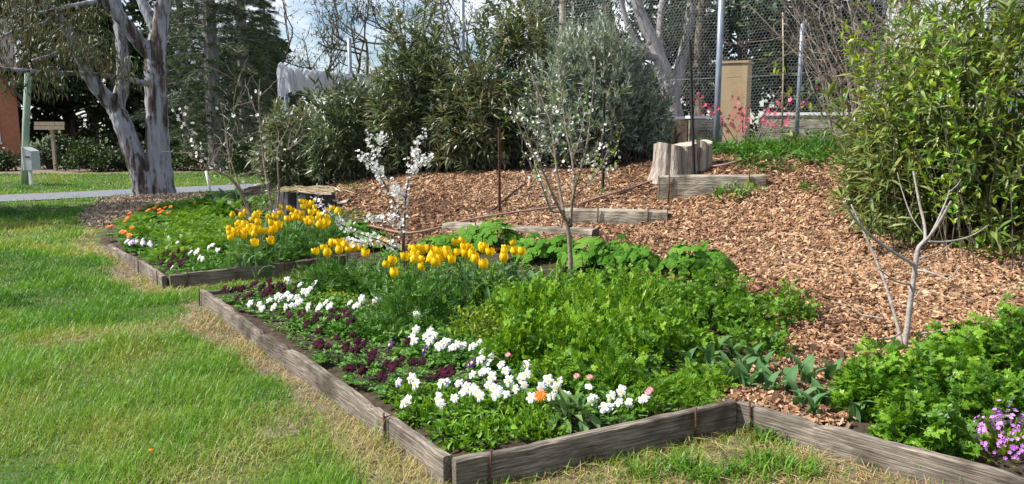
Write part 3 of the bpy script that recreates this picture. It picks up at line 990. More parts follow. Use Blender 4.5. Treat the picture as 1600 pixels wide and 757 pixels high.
def mound_mesh(name, tpl, n, r, h, size, m, seed, lift=.5, flat=.5):
    pos, out, g = dome(n, r, h, seed=seed)
    D = nrm(out * A([1, 1, .55]) + A([0, 0, lift]) + .45 * g.standard_normal((n, 3)))
    up = nrm(out + A([0, 0, flat]) + .35 * g.standard_normal((n, 3)))
    sz = size * g.uniform(.65, 1.25, n)
    V, T, rr = scatter(tpl, pos - D * (sz * .6)[:, None], frames(D, up), sz, np.clip(g.random(n) * .8 + .2 * (pos[:, 2] / h) * g.random(n), 0, 1))
    # a few stems so that the mound is rooted
    G = Geo(); G.add(V, T, rr)
    for i in range(0, n, max(1, n // 30)):
        G.add(*tube([(0.02 * math.cos(i), .02 * math.sin(i), -.03), pos[i] * A([.55, .55, .6]), pos[i]], [.004, .003, .0015], 4, False))
    return G.build(name, M[m])


MOUND = {}
def mound_kind(k, *a):
    MOUND[k] = [mound_mesh(k + '_foliage', *a[:-1], seed=s) if False else mound_mesh('foliage', *a, s) for s in range(3)]
mound_kind('lobed', LOB, 420, .30, .28, .066, 'lobed')
mound_kind('feather', FEA, 480, .30, .30, .092, 'feather')
mound_kind('broad', LOB, 420, .30, .30, .078, 'feather')
mound_kind('darkfeather', FEA, 600, .30, .28, .072, 'darkfeather')
mound_kind('golden', OVA, 520, .28, .26, .045, 'golden')
mound_kind('low', LOB, 150, .20, .09, .055, 'pansyleaf')
mound_kind('lowoval', OVA, 220, .20, .09, .042, 'feather')
ANNUAL = {'lobed': ('leafy_annual', 'annual'), 'feather': ('feathery_annual', 'annual'), 'darkfeather': ('feathery_annual', 'annual'), 'golden': ('golden_annual', 'annual'), 'broad': ('feathery_annual', 'annual'),
          'low': ('low_leafy_plant', 'plant'), 'lowoval': ('low_leafy_plant', 'plant')}


def inward(b, m):
    """Shift a base point so that it stays m metres inside the garden outline."""
    for _ in range(8):
        s0 = float(sd_poly(A(b[0]), A(b[1]), GARDEN))
        if s0 < -m: break
        e = .01
        gx = float(sd_poly(A(b[0] + e), A(b[1]), GARDEN)) - s0
        gy = float(sd_poly(A(b[0]), A(b[1] + e), GARDEN)) - s0
        l = math.hypot(gx, gy) or 1
        b = A([b[0] - gx / l * (s0 + m + .005), b[1] - gy / l * (s0 + m + .005), 0])
        b[2] = float(hgt(b[0], b[1]))
    return b


def mound(k, px, py, r, h, label, group=None, i=[0]):
    i[0] += 1
    b = inward(hit(px, py), r * .95 + .03)
    nm, cat = ANNUAL[k]
    base_r = {'low': .2, 'lowoval': .2, 'golden': .28, 'lance': .28}.get(k, .3)
    base_h = {'low': .09, 'lowoval': .09, 'golden': .26, 'feather': .30, 'broad': .30, 'lance': .32}.get(k, .28)
    t = thing(nm, label, cat, (b[0], b[1], b[2]), group, rnd.uniform(0, 6.28), (r / base_r, r / base_r, h / base_h))
    obj('foliage', MOUND[k][i[0] % 3], t)
    return t


G_CEN = 'bright feathery plants filling the middle of the front bed'
for px, py, r, h, lab in ((650, 505, .36, .36, 'widest dark ferny mound left of the golden shrublet'), (600, 525, .22, .17, 'small dark ferny plant beside the maroon pansies'),
                          (690, 480, .25, .26, 'dark ferny mound just below the plum trunk')):
    mound('darkfeather', px, py, r, h, lab, 'dark ferny plants in the front bed')
for px, py, r, h, lab in ((530, 455, .34, .27, 'widest ferny mound below the left end of the tulips'), (490, 445, .24, .21, 'ferny plant nearest the grass notch between beds'),
                          (575, 460, .24, .23, 'ferny plant left of the plum trunk below tulips')):
    mound('darkfeather', px, py, r, h, lab, 'ferny plants below the tulips')
mound('golden', 745, 535, .25, .26, 'golden green small leaved shrublet in the middle of the front bed')
mound('golden', 520, 472, .25, .08, 'low yellow green mat behind the white pansies')
for px, py, r, h in ((815, 570, .28, .28), (880, 560, .34, .33), (950, 580, .36, .33), (870, 610, .28, .24), (1010, 560, .33, .30), (930, 525, .33, .34), (1000, 515, .3, .32),
                     (835, 525, .3, .30), (785, 575, .22, .18), (960, 615, .25, .19), (1075, 560, .25, .2), (900, 490, .25, .28), (790, 500, .25, .22), (1050, 530, .25, .25)):
    mound('broad' if (px // 10) % 2 else 'feather', px, py, r * .84, h * rnd.uniform(.95, 1.45), 'bright green feathery annual in the middle of the front bed', G_CEN)
mound_kind('lance', t_lance(.24, .25), 300, .28, .32, .10, 'lobed')
ANNUAL['lance'] = ('lance_leaved_annual', 'annual')
for px, py, r, h, lab in ((1010, 525, .22, .36, 'lance leaved plant rising among the feathery annuals'), (1050, 545, .2, .30, 'lance leaved plant beside the flowerless tulips'), (865, 482, .2, .32, 'lance leaved plant left of the tall sapling foot'),
                          (955, 500, .2, .36, 'lance leaved plant right of the tall sapling foot'), (640, 462, .22, .28, 'lance leaved plant at the foot of the plum'), (770, 468, .22, .24, 'lance leaved plant under the middle of the tulips')):
    mound('lance', px, py, r, h, lab, 'lance leaved plants of the front bed')
for px, py, r, h, lab in ((1065, 615, .2, .12, 'low feathery clump behind the last white pansies'), (1105, 605, .2, .13, 'low feathery clump beside the flowerless tulips'),
                          (1020, 625, .2, .11, 'low feathery clump among the right white pansies'), (1095, 630, .14, .08, 'smallest feathery clump against the inner board corner')):
    mound('feather', px, py, r, h, lab, 'feathery seedlings by the inner corner')
for px, py, r, h, lab in ((1110, 505, .34, .28, 'cut leaved mound in the middle of the right group'), (1165, 515, .32, .28, 'cut leaved mound beside the rounded one at mulch edge'),
                          (1180, 550, .25, .2, 'low cut leaved mound above the flowerless tulips'), (1060, 500, .28, .28, 'cut leaved mound adjoining the feathery annuals'), (1120, 470, .3, .28, 'cut leaved mound right behind, by the last hollyhock')):
    mound('lobed', px, py, r, h, lab, 'cut leaved mounds at the right of the front bed')
for px, py, r, h, lab in ((850, 472, .26, .2, 'green clump under the strap leaves left of tall sapling'), (905, 458, .26, .2, 'green clump at the foot of the tall blossom sapling'), (955, 456, .28, .22, 'green clump right of the tall sapling foot'),
                          (1005, 458, .28, .22, 'green clump below the hollyhocks in mid bed'), (1040, 465, .26, .2, 'green clump between hollyhocks and cut leaved mounds'), (800, 470, .24, .18, 'green clump beneath the right end of tulips')):
    mound('lobed', px, py, r, h, lab, 'green clumps under the hollyhocks')
mound('lobed', 1232, 497, .22, .25, 'rounded green mound farthest out on the mulch edge')
for px, py, r in ((690, 690, .2), (745, 690, .18), (795, 672, .2), (840, 665, .16), (655, 655, .15), (725, 655, .2), (775, 645, .18), (700, 635, .16), (640, 625, .15), (820, 640, .15), (960, 650, .15), (1000, 640, .15), (850, 680, .12)):
    mound('lowoval', px, py, r, .10, 'low bright green plant in the front strip behind the corner', 'low plants in the front strip')
for i in range(46):
    u = rnd.random()
    px, py = 410 + 560 * u + rnd.uniform(-25, 45), 475 + 150 * u + rnd.uniform(-30, 22)
    if py > 452 + (px - 330) * .42: py -= 20
    mound('low', px, py, rnd.uniform(.15, .24), rnd.uniform(.07, .12), 'low lobed pansy foliage clump in the front bed', 'pansy foliage clumps of the front bed')
for i in range(26):
    px, py = rnd.uniform(200, 400), rnd.uniform(330, 415)
    if px < 258 and py > 395 - (258 - px) * .5: continue
    mound('feather', px, py, rnd.uniform(.22, .34), rnd.uniform(.12, .2), 'bright green feathery plant left of the far tulips', 'feathery plants of the far bed')
for i in range(22):
    u = rnd.random()
    px, py = 205 + 130 * u + rnd.uniform(-12, 30), 388 + 35 * u + rnd.uniform(-16, 6)
    mound('low', px, py, rnd.uniform(.14, .2), .08, 'low foliage clump along the edge of the far bed', 'edge foliage clumps of the far bed')
for px, py, r, h in ((330, 330, .5, .2), (290, 325, .5, .15), (260, 330, .4, .15), (360, 335, .45, .25), (240, 345, .4, .15), (310, 345, .4, .18)):
    mound('feather', px, py, r, h, 'broad green clump at the back of the far bed', 'clumps at the back of the far bed')
for px, py, r, h in ((440, 405, .3, .2), (480, 395, .32, .25), (410, 405, .3, .17), (505, 380, .3, .24), (460, 385, .25, .22), (540, 385, .3, .2)):
    mound('darkfeather', px, py, r, h, 'dark green leafy clump in front of the far tulips', 'dark clumps in front of the far tulips')

ORD = ['first', 'second', 'third', 'fourth', 'fifth', 'sixth', 'seventh', 'eighth', 'ninth', 'tenth', 'eleventh', 'twelfth', 'thirteenth', 'fourteenth']
for grp, txt in ((G_CEN, 'bright feathery annual, %s from the left in the mid bed mass'), ('low plants in the front strip', 'low bright green plant, %s from the left in the front strip')):
    row = [o for o in COL.objects if o.get('group') == grp and o.parent is None]
    row.sort(key=lambda o: o.location.x / o.location.y)
    for o, w in zip(row, ORD):
        o['label'] = txt % w

# ground cover between the plants: uncountable small leaves
def cover():
    n = 26000
    poly = [NC, IC, A([1.15, 5.2]), A([1.6, 6.2]), A([.7, 7.3]), A([-.5, 8.6]), A([-1.6, 9.3]), N1, LC]
    x = RNG.uniform(-2.8, 1.8, n); y = RNG.uniform(3.4, 9.2, n)
    k = sd_poly(x, y, poly) < -.12
    x2 = RNG.uniform(-7, -1, 16000); y2 = RNG.uniform(7.8, 17, 16000)
    poly2 = [FC, N2, (-1.7, 10.5), (-3, 13), (-5.5, 17), (-7.2, 17), (-7.1, 15), (-6.5, 12.6), (-5.8, 11), FL]
    k2 = sd_poly(x2, y2, poly2) < -.1
    x, y = np.concatenate([x[k], x2[k2]]), np.concatenate([y[k], y2[k2]])
    n = len(x)
    z = hgt(x, y) + RNG.uniform(0, .055, n)
    az = RNG.uniform(0, 6.28, n)
    D = np.stack([np.cos(az), np.sin(az), RNG.uniform(-.2, 1.0, n)], 1)
    V, T, r = scatter(OVA, np.column_stack([x, y, z]), frames(D), RNG.uniform(.02, .05, n) * np.clip(y / 6, 1, 2))
    setp(obj('ground_cover', mesh('ground_cover', V, T, M['pansyleaf'], r)), 'small green seedlings covering the soil of the beds', 'ground cover', kind='stuff')


cover()

# ---- tulips
def tulip_flower(seed):
    g = np.random.default_rng(seed)
    G = Geo()
    R, H = .030, .072
    op = g.uniform(.55, 1.4)
    for k in range(6):
        a0 = k * math.pi / 3 + g.uniform(-.1, .1)
        rr = R * (1.0 if k % 2 else .92)
        hs = A([0, .22, .55, .85, 1.0]) * H * g.uniform(.93, 1.05)
        rs = A([.25, .92, 1.05, .9 * op, .72 * op]) * rr
        wd = A([.5, .75, .72, .5, .08])
        V, T = [], []
        for h, q, w in zip(hs, rs, wd):
            for s in (-1, 0, 1):
                V.append(((q + (0 if s else .002)) * math.cos(a0 + s * w), (q + (0 if s else .002)) * math.sin(a0 + s * w), h - (abs(s) * .004 if h > .04 else 0)))
        for i in range(4):
            for j in range(2):
                p = i * 3 + j
                T += [(p, p + 1, p + 4), (p, p + 4, p + 3)]
        G.add(V, T, g.random())
    return G.build('flower', M['tulip'], smooth=True)


def strap_leaf(L, w, seed, m='tulipleaf'):
    g = np.random.default_rng(seed)
    V, T = [], []
    n = 6
    bend = g.uniform(.15, .7)
    for i in range(n + 1):
        t = i / n
        ww = w * (math.sin(math.pi * min(1, .15 + t * .85)) ** .7 if t < 1 else 0.02)
        ang = 1.45 - bend * t * t * 1.3
        y = L * t * math.cos(ang) * .9 + .01
        z = L * t * math.sin(max(ang, .3))
        for s in (-1, 0, 1):
            V.append((s * ww * .5, y - (abs(s) * ww * .25), z))
    for i in range(n):
        for j in range(2):
            p = i * 3 + j
            T += [(p, p + 1, p + 4), (p, p + 4, p + 3)]
    return Geo().add(V, T, g.random()).build('leaf', M[m], smooth=True)


TF = [tulip_flower(i) for i in range(12)]
TL = [strap_leaf(.26, .045, i) for i in range(6)]
STEM = Geo().add(*tube([(0, 0, 0), (.01, .005, .5), (0, 0, 1)], [.004, .0035, .003], 6, False)).build('stem', M['stem'], smooth=True)


def tulip(px, py, label, group, h=.36):
    hh = h * rnd.uniform(.9, 1.08)
    b = hit(px, py, hh + .035)
    t = thing('tulip', label, 'tulip', b, group, rnd.uniform(0, 6.28))
    lean = (rnd.uniform(-.12, .12), rnd.uniform(-.12, .12))
    s = obj('stem', STEM, t, (0, 0, -.01), (lean[0], lean[1], 0), (1, 1, hh + .01))
    tip = Matrix.Rotation(lean[1], 3, 'Y') @ Matrix.Rotation(lean[0], 3, 'X') @ Vector((0, 0, hh))
    sc = rnd.uniform(1.0, 1.35)
    obj('flower', TF[rnd.randrange(12)], t, tip, (lean[0] * 1.5, lean[1] * 1.5, rnd.uniform(0, 6)), (sc, sc, sc * rnd.uniform(.82, 1.1)))
    for k in range(2):
        q = rnd.uniform(.8, 1.2)
        obj('leaf', TL[rnd.randrange(6)], t, (0, 0, -.01), (0, 0, k * 3.1 + rnd.uniform(-.6, .6)), (q, q, q))


z5 = lambda x, y: (130 + x * .2907, 280 + y * .2907)
z6 = lambda x, y: (480 + x * .3625, 300 + y * .3625)
z7 = lambda x, y: (440 + x * .4125, 480 + y * .4125)
TA = [(770, 327), (788, 293), (820, 195), (850, 197), (870, 182), (840, 318), (870, 328), (858, 250), (880, 265), (892, 290), (822, 272), (800, 270), (815, 245), (835, 230), (855, 232),
      (905, 215), (920, 205), (935, 235), (925, 265), (940, 293), (958, 275), (987, 287), (920, 348), (935, 320), (987, 333), (1037, 335), (1037, 297), (1014, 240), (1043, 243), (1070, 253),
      (960, 180), (985, 210), (905, 260), (945, 200), (820, 290), (1042, 205), (1068, 185), (1073, 153), (1098, 157), (1120, 165), (1120, 190), (1148, 180), (1165, 150), (1187, 185),
      (1190, 130), (1195, 150), (1215, 155), (1215, 183), (1235, 175), (1258, 150), (1255, 190), (1275, 195), (1262, 215), (1240, 235), (1212, 233), (1230, 220), (1285, 235), (1090, 218),
      (1130, 210), (1175, 215), (1220, 135), (1185, 120), (1150, 200), (1340, 160), (1360, 175), (1330, 200), (1300, 170)]
for x, y in TA:
    tulip(*z5(x, y), 'yellow tulip in the far bed around the bare left sapling', 'yellow tulips of the far bed')
for x, y in ((1260, 297), (1286, 273), (1328, 272)):
    tulip(*z5(x, y), 'yellow tulip standing apart between the two tulip drifts', 'three tulips apart from the drifts')
for x, y in [(1270, 380), (1300, 370), (1305, 400), (1345, 345), (1365, 350), (1385, 335), (1395, 380), (1370, 385), (1400, 355), (1420, 350), (1450, 365), (1465, 370), (1503, 405), (1515, 365)]:
    tulip(*z5(x, y), 'yellow tulip at the left end of the front bed drift', 'tulips left of the blossoming sapling')
for x, y in [(290, 210), (330, 215), (350, 220), (330, 305), (385, 298), (375, 352), (435, 280), (445, 240), (465, 248), (485, 290), (500, 255), (505, 290), (525, 250), (530, 300), (545, 275), (545, 305),
             (560, 290), (565, 255), (590, 250), (590, 275), (605, 275), (630, 255), (640, 295), (650, 220), (660, 240), (672, 215), (680, 268), (688, 235), (690, 270), (710, 292), (712, 270),
             (735, 275), (735, 232), (765, 250), (790, 262), (830, 237), (838, 258), (855, 287), (885, 250), (895, 222), (480, 320), (475, 270), (520, 285), (575, 275), (615, 250), (700, 255), (755, 245)]:
    tulip(*z6(x, y), 'yellow tulip in the front bed drift right of the blossoming sapling', 'tulips right of the blossoming sapling')
tulip(*z6(925, 257), 'yellow tulip farthest right in the front bed drift', 'tulips right of the blossoming sapling')
tulip(*z6(780, 315), 'yellow tulip lowest in front of the drift right of sapling', 'tulips right of the blossoming sapling')

# tulip plants that have not flowered: clumps of upright straps
TL2 = [strap_leaf(.22, .075, 20 + i) for i in range(5)]
def strap_clump(px, py, n, s, label, group):
    b = hit(px, py)
    t = thing('tulip_plant', label, 'tulip plant', b, group, rnd.uniform(0, 6))
    for k in range(n):
        q = s * rnd.uniform(.7, 1.15)
        obj('leaf', TL2[rnd.randrange(5)], t, (rnd.uniform(-.02, .02), rnd.uniform(-.02, .02), -.015), (rnd.uniform(-.1, .15), 0, k * 2.4 + rnd.uniform(-.4, .4)), (q, q, q))


for px, py in ((1165, 612), (1190, 608), (1205, 622), (1250, 640), (1235, 618), (1262, 605), (1285, 640), (1300, 600), (1270, 655), (1310, 630), (1340, 660), (1255, 590)):
    strap_clump(px, py, 5, .85, 'flowerless tulip plant in the mulch behind the inner corner', 'flowerless tulip plants behind the inner corner')
for px, py in ((1040, 570), (1075, 580), (1110, 575), (1130, 590), (1150, 560), (1175, 570), (1190, 585), (1200, 555), (1120, 555), (1160, 590), (1090, 600), (1140, 605), (1020, 590)):
    strap_clump(px, py, 5, .8, 'flowerless tulip plant at the right of the front bed', 'flowerless tulip plants right of feathery annuals')
for px, py in ((700, 450), (735, 455), (770, 452), (800, 455), (830, 450), (660, 445), (850, 460), (755, 470), (880, 465)):
    strap_clump(px, py, 5, 1.0, 'leafy strap plant at the foot of the tulip drift', 'strap leaved plants under the tulips')
for px, py in ((330, 325), (350, 325), (370, 320), (385, 332), (315, 330), (345, 338)):
    strap_clump(px, py, 7, 1.7, 'tall strap leaved clump behind the far bed flowers', 'strap leaved clumps by the white peg')

# ---- pansies
def pansy_flower(seed, m, eye='peye'):
    g = np.random.default_rng(seed)
    G = Geo()
    for ang, R, W, zz in ((2.1, .034, .75, -.003), (1.04, .034, .75, -.003), (3.35, .030, .65, 0), (-.2, .030, .65, 0), (-1.57, .033, .95, .003)):
        V, T = [(0, 0, zz)], []
        K = 6
        for i in range(K + 1):
            s = -1 + 2 * i / K
            q = R * (1 - .32 * s * s) * g.uniform(.94, 1.06)
            V.append((q * .55 * math.cos(ang + s * W), q * .55 * math.sin(ang + s * W), zz + .002))
            V.append((q * math.cos(ang + s * W * .8), q * math.sin(ang + s * W * .8), zz + g.uniform(-.005, .004) - .004))
        for i in range(K):
            b = 1 + 2 * i
            T += [(0, b, b + 2), (b, b + 1, b + 3), (b, b + 3, b + 2)]
        G.add(V, T, g.random())
    V = [(0, -.002, .0065)] + [(.0075 * math.cos(q), -.003 + .0075 * math.sin(q), .0055) for q in np.linspace(0, 6.28, 7)[:-1]]
    G.add(V, [(0, i + 1, (i + 1) % 6 + 1) for i in range(6)], .5, 1)
    return G.build('flower', [M[m], M[eye]])


PW = [pansy_flower(i, 'pwhite') for i in range(5)]
PD = [pansy_flower(10 + i, 'pdark', 'pdark') for i in range(4)]
PP = [pansy_flower(20 + i, 'ppurple') for i in range(2)]
PL = [pansy_flower(30 + i, 'plilac') for i in range(3)]
leafG = Geo()
for k in range(7):
    a = k * .9
    V, T, r = scatter(OVA, A([(0, 0, .01)]), frames(A([(math.cos(a), math.sin(a), .5)])), A([.05]))
    leafG.add(V, T, r)
PLEAF = leafG.build('leaves', M['pansyleaf'])


def pansy(px, py, meshes, label, group, h=.12, s=1.0):
    hh = h * rnd.uniform(.85, 1.2)
    b = inward(hit(px, py, hh), .08)
    t = thing('pansy', label, 'pansy', b, group)
    obj('stem', STEM, t, (0, 0, -.01), (rnd.uniform(-.1, .1), rnd.uniform(-.1, .1), 0), (.6, .6, hh + .008))
    obj('leaves', PLEAF, t, (0, 0, .02), (0, 0, rnd.uniform(0, 6)))
    d = Vector((-.45 + rnd.uniform(-.45, .45), -.75 + rnd.uniform(-.35, .35), .55 + rnd.uniform(-.3, .45)))
    q = d.to_track_quat('Z', 'Y').to_euler()
    q.z += 0
    e = (d.to_track_quat('Z', 'Y').to_matrix() @ Matrix.Rotation(rnd.uniform(-.4, .4), 3, 'Z')).to_euler()
    sc = s * rnd.uniform(.8, 1.12)
    obj('flower', meshes[rnd.randrange(len(meshes))], t, (0, 0, hh), e, (sc, sc, sc))


WH = [(510, 30), (507, 88), (560, 90), (545, 110), (575, 110), (490, 115), (500, 130), (560, 130), (590, 145), (610, 135), (625, 140), (640, 155), (660, 145), (685, 148), (720, 150), (745, 135),
      (760, 165), (800, 185), (750, 200), (775, 215), (830, 220), (760, 245), (850, 240), (928, 225), (720, 260), (795, 270), (860, 280), (905, 270), (925, 260), (670, 290), (690, 320), (720, 315),
      (780, 300), (800, 310), (820, 320), (850, 330), (885, 315), (920, 300), (655, 345), (750, 340), (605, 290), (620, 290), (505, 295), (490, 275), (590, 352), (605, 372), (435, 370), (412, 390),
      (985, 305), (1010, 280), (1050, 285), (1040, 310), (945, 345), (1020, 342), (1075, 345), (1165, 305), (1170, 345), (1180, 355), (700, 300), (810, 335), (560, 105), (600, 150), (775, 245), (735, 325)]
for x, y in WH:
    pansy(*z7(x, y), PW, 'white pansy in the drift along the front of the bed', 'white pansies of the front drift')
for x, y in [(1245, 343), (1285, 320), (1280, 365), (1240, 382), (1220, 385), (1340, 380), (1370, 350)]:
    pansy(*z7(x, y), PW, 'white pansy near the front board right of the orange flower', 'white pansies right of the orange flower')
for f, pts in ((z5, [(895, 670), (945, 675), (960, 695), (1000, 650), (1020, 690), (1045, 630), (1090, 620), (1095, 545), (1085, 690), (1120, 680), (1145, 670), (1150, 640), (1180, 605), (1165, 565), (1220, 590), (1240, 560),
                     (1205, 690), (1265, 690), (1300, 665), (1320, 685), (1430, 665), (1495, 645), (1465, 680), (1060, 650), (1110, 640), (1200, 610), (1075, 630), (1165, 660)]),
               (z6, [(45, 500), (95, 490), (205, 490), (230, 465), (290, 468), (325, 440), (320, 455)])):
    for x, y in pts:
        pansy(*f(x, y), PW, 'white pansy in the row near the left corner of the front bed', 'white pansies of the left row', s=1.1)
pansy(*z6(470, 530), PW, 'lone white pansy above the front drift against ferny leaves', 'white pansies of the front drift')
for x, y in [(30, 35), (80, 30), (90, 65), (130, 50), (140, 30), (200, 15), (230, 15), (265, 45), (215, 40), (250, 60), (130, 95), (110, 150), (150, 145), (170, 150), (210, 120), (240, 165), (265, 105), (280, 155),
             (300, 150), (250, 140), (300, 240), (330, 210), (350, 175), (210, 240), (250, 230), (400, 215), (430, 215), (460, 200), (490, 210), (475, 130), (525, 205), (240, 35), (180, 40),
             (270, 165), (130, 140), (290, 130), (345, 190), (410, 225)]:
    for j in range(2):
        pansy(*z7(x + j * rnd.uniform(-16, 16), y + j * rnd.uniform(-10, 10)), PD, 'dark maroon pansy in the drift left of white pansies', 'maroon pansies of the front bed', s=.85)
for x, y in [(600, 250), (630, 240), (645, 255), (585, 260), (615, 262), (640, 235)]:
    pansy(*z7(x, y), PD, 'dark maroon pansy in the tuft among the white drift', 'maroon tuft among white pansies', s=.9)
for x, y in [(372, 268), (390, 275), (380, 262)]:
    pansy(*z7(x, y), PD, 'dark maroon pansy in the lowest small tuft', 'lowest maroon tuft', s=.9)
for x, y in [(730, 600), (760, 590), (800, 600), (820, 590), (850, 590), (870, 640), (890, 620), (900, 570), (930, 560), (950, 590), (960, 620), (980, 600), (1000, 550), (1010, 590), (1020, 610), (1045, 565), (1075, 590),
             (1130, 595), (1000, 580), (990, 600), (800, 640), (970, 570)]:
    for j in range(2):
        pansy(*z5(x + j * rnd.uniform(-20, 20), y + j * rnd.uniform(-12, 12)), PD, 'dark maroon pansy at the left corner of the front bed', 'maroon pansies of the left corner')
for x, y in [(410, 145), (540, 165), (710, 220), (722, 212)]:
    pansy(*z7(x, y), PP, 'deep violet pansy scattered beside maroon ones', 'violet pansies', s=1.05)
pansy(*z7(440, 290), PL, 'single lilac pansy near the lawn side of front bed', None, s=1.0)
for i in range(34):
    x, y = rnd.choice([(290, 340), (250, 330), (350, 350), (490, 325), (420, 325), (590, 375), (690, 370), (670, 405), (490, 475), (640, 440)])
    x += rnd.uniform(-35, 35); y += rnd.uniform(-20, 20)
    pansy(*z5(x, y), PL if x < 420 else PW, 'pale pansy along the front of the far bed', 'pale pansies of the far bed')
for i in range(30):
    x, y = rnd.uniform(395, 560), rnd.uniform(360, 480)
    pansy(*z5(x, y), PD, 'dark maroon pansy by the corner of the far bed', 'maroon pansies of the far bed')


def daisy(R, m, n, eye, seed):
    g = np.random.default_rng(seed)
    G = Geo()
    a = np.linspace(0, 2 * math.pi, n, endpoint=False)
    for lay, q in ((0, 1.0), (1, .75)):
        aa = a + lay * .2
        D = np.stack([np.cos(aa), np.sin(aa), .18 + lay * .35 + 0 * aa], 1)
        V, T, r = scatter(t_lance(.30, .1), D * R * .15, frames(D), R * q * g.uniform(.85, 1.05, n))
        G.add(V, T, r)
    V = [(0, 0, R * .32)] + [(R * .25 * math.cos(t), R * .25 * math.sin(t), R * .2) for t in np.linspace(0, 6.28, 9)[:-1]]
    G.add(V, [(0, i + 1, (i + 1) % 8 + 1) for i in range(8)], .3, 1)
    return G.build('flower', [M[m], M[eye]])


CAL = [daisy(.03, 'orange', 15, 'orange', i) for i in range(2)]
DAI = [daisy(.017, 'pink', 14, 'pink', i) for i in range(2)]
for x, y in [(858, 185), (1118, 263), (1168, 270), (1388, 328), (1396, 315)]:
    b = hit(*z7(x, y), .13)
    t = thing('pink_daisy', {858: 'pink daisy behind the white drift', 1118: 'pink daisy left of a pair above the front board', 1168: 'pale pink daisy right of a pair above the front board',
                             1388: 'lower pink daisy near the right end of front board', 1396: 'upper pink daisy near the right end of front board'}[x], 'daisy', b, 'pink daisies')
    obj('stem', STEM, t, None, None, (.5, .5, .13))
    obj('flower', DAI[0], t, (0, 0, .13), (.5, -.2, 0), (1.15, 1.15, 1.15))
for x, y in [(115, 260), (150, 255), (150, 290), (100, 335), (125, 330), (225, 230), (240, 205), (250, 185), (300, 165), (355, 165), (380, 160), (410, 165), (410, 185), (440, 155), (455, 185), (470, 150), (600, 128),
             (260, 262), (195, 290), (110, 345), (135, 350), (235, 215), (345, 172), (395, 150), (425, 175)]:
    b = inward(hit(*z5(x, y), .2), .12)
    t = thing('calendula', 'orange calendula on the far left edge of the far bed', 'calendula', b, 'orange flowers of the far bed')
    obj('stem', STEM, t, None, None, (.8, .8, .2))
    obj('leaves', PLEAF, t, (0, 0, .05), (0, 0, rnd.uniform(0, 6)), (2, 2, 2))
    obj('flower', CAL[rnd.randrange(2)], t, (0, 0, .2), (rnd.uniform(.2, .8), rnd.uniform(-.5, .1), 0), (1.25, 1.25, 1.25))
# the calendula hanging over the front board: one orange flower above broad grey-green leaves
b = hit(890, 668)
t = thing('calendula', 'orange calendula with grey green leaves hanging over the front board', 'calendula', b)
SP_ = [mesh('leaf', *(lambda v, tt: (v, tt))(*t_oval(.36, .22, .05)), M['greyplant'], np.full(8, .3 * i)) for i in range(4)]
for k in range(46):
    a, e = rnd.uniform(0, 6.28), rnd.uniform(.1, 1.3)
    d = Vector((math.cos(a) * math.cos(e), math.sin(a) * math.cos(e), math.sin(e)))
    mm = Matrix(frames(A([d]))[0])
    s = rnd.uniform(.10, .165)
    obj('leaf', SP_[k % 4], t, (rnd.uniform(-.05, .05), rnd.uniform(-.04, .04), rnd.uniform(.03, .07)), mm.to_euler(), (s, s, s))
for dx, dy, e in ((-.02, -.11, -.75), (.05, -.10, -.6), (-.08, -.09, -.3), (.10, -.06, -.2)):
    d = Vector((dx * 4, -1, e))
    s = .11
    obj('leaf', SP_[1], t, (dx, dy + .03, .07), Matrix(frames(A([d]))[0]).to_euler(), (s * 1.3, s, s))
obj('stem', STEM, t, (-.10, 0, 0), (0, 0, 0), (1, 1, .20))
obj('flower', CAL[0], t, (-.15, -.02, .17), (.7, -.3, 0), (1.15, 1.15, 1.15))
b = P(237, 742, 3.55); b[2] = 0
t = thing('dandelion', 'small yellow orange dandelion in the lawn at bottom left', 'dandelion', b)
obj('stem', STEM, t, None, None, (.6, .6, .055)); obj('flower', CAL[1], t, (0, 0, .055), (.2, -.1, 0), (.55, .55, .55))

# ---- leafy mounds right of the inner corner, with leaves as parts
LOBm = [mesh('leaf', *LOB, M['lobed'], np.full(len(LOB[0]), .1 + .2 * i)) for i in range(5)]
def leaf_mound(px, py, r, h, label, seed, npart=75, b=None):
    b = hit(px, py) if b is None else b
    t = thing('leafy_annual', label, 'annual', b, None, rnd.uniform(0, 6))
    NL = 640
    pos, out, g = dome(NL, r, h, .55, seed)
    D = nrm(out * A([1, 1, .5]) + A([0, 0, .35]) + .4 * g.standard_normal((NL, 3)))
    up = nrm(out + A([0, 0, .7]) + .3 * g.standard_normal((NL, 3)))
    sz = .08 * g.uniform(.7, 1.25, NL)
    Mx = frames(D, up)
    q = np.linalg.norm(pos / A([r, r, h]), axis=1)
    top = np.argsort(-q)[:npart]
    rest = np.ones(NL, bool); rest[top] = False
    p0 = pos - D * (sz * .6)[:, None]
    V, T, rr = scatter(LOB, p0[rest], Mx[rest], sz[rest])
    G = Geo().add(V, T, rr)
    for i in range(0, NL, 18):
        G.add(*tube([(.02 * math.cos(i), .02 * math.sin(i), -.03), pos[i] * A([.5, .5, .6]), pos[i]], [.005, .004, .002], 4, False))
    obj('foliage', G.build('foliage', M['lobed']), t)
    for i in top:
        obj('leaf', LOBm[rnd.randrange(5)], t, p0[i], Matrix(Mx[i]).to_euler(), (sz[i],) * 3)


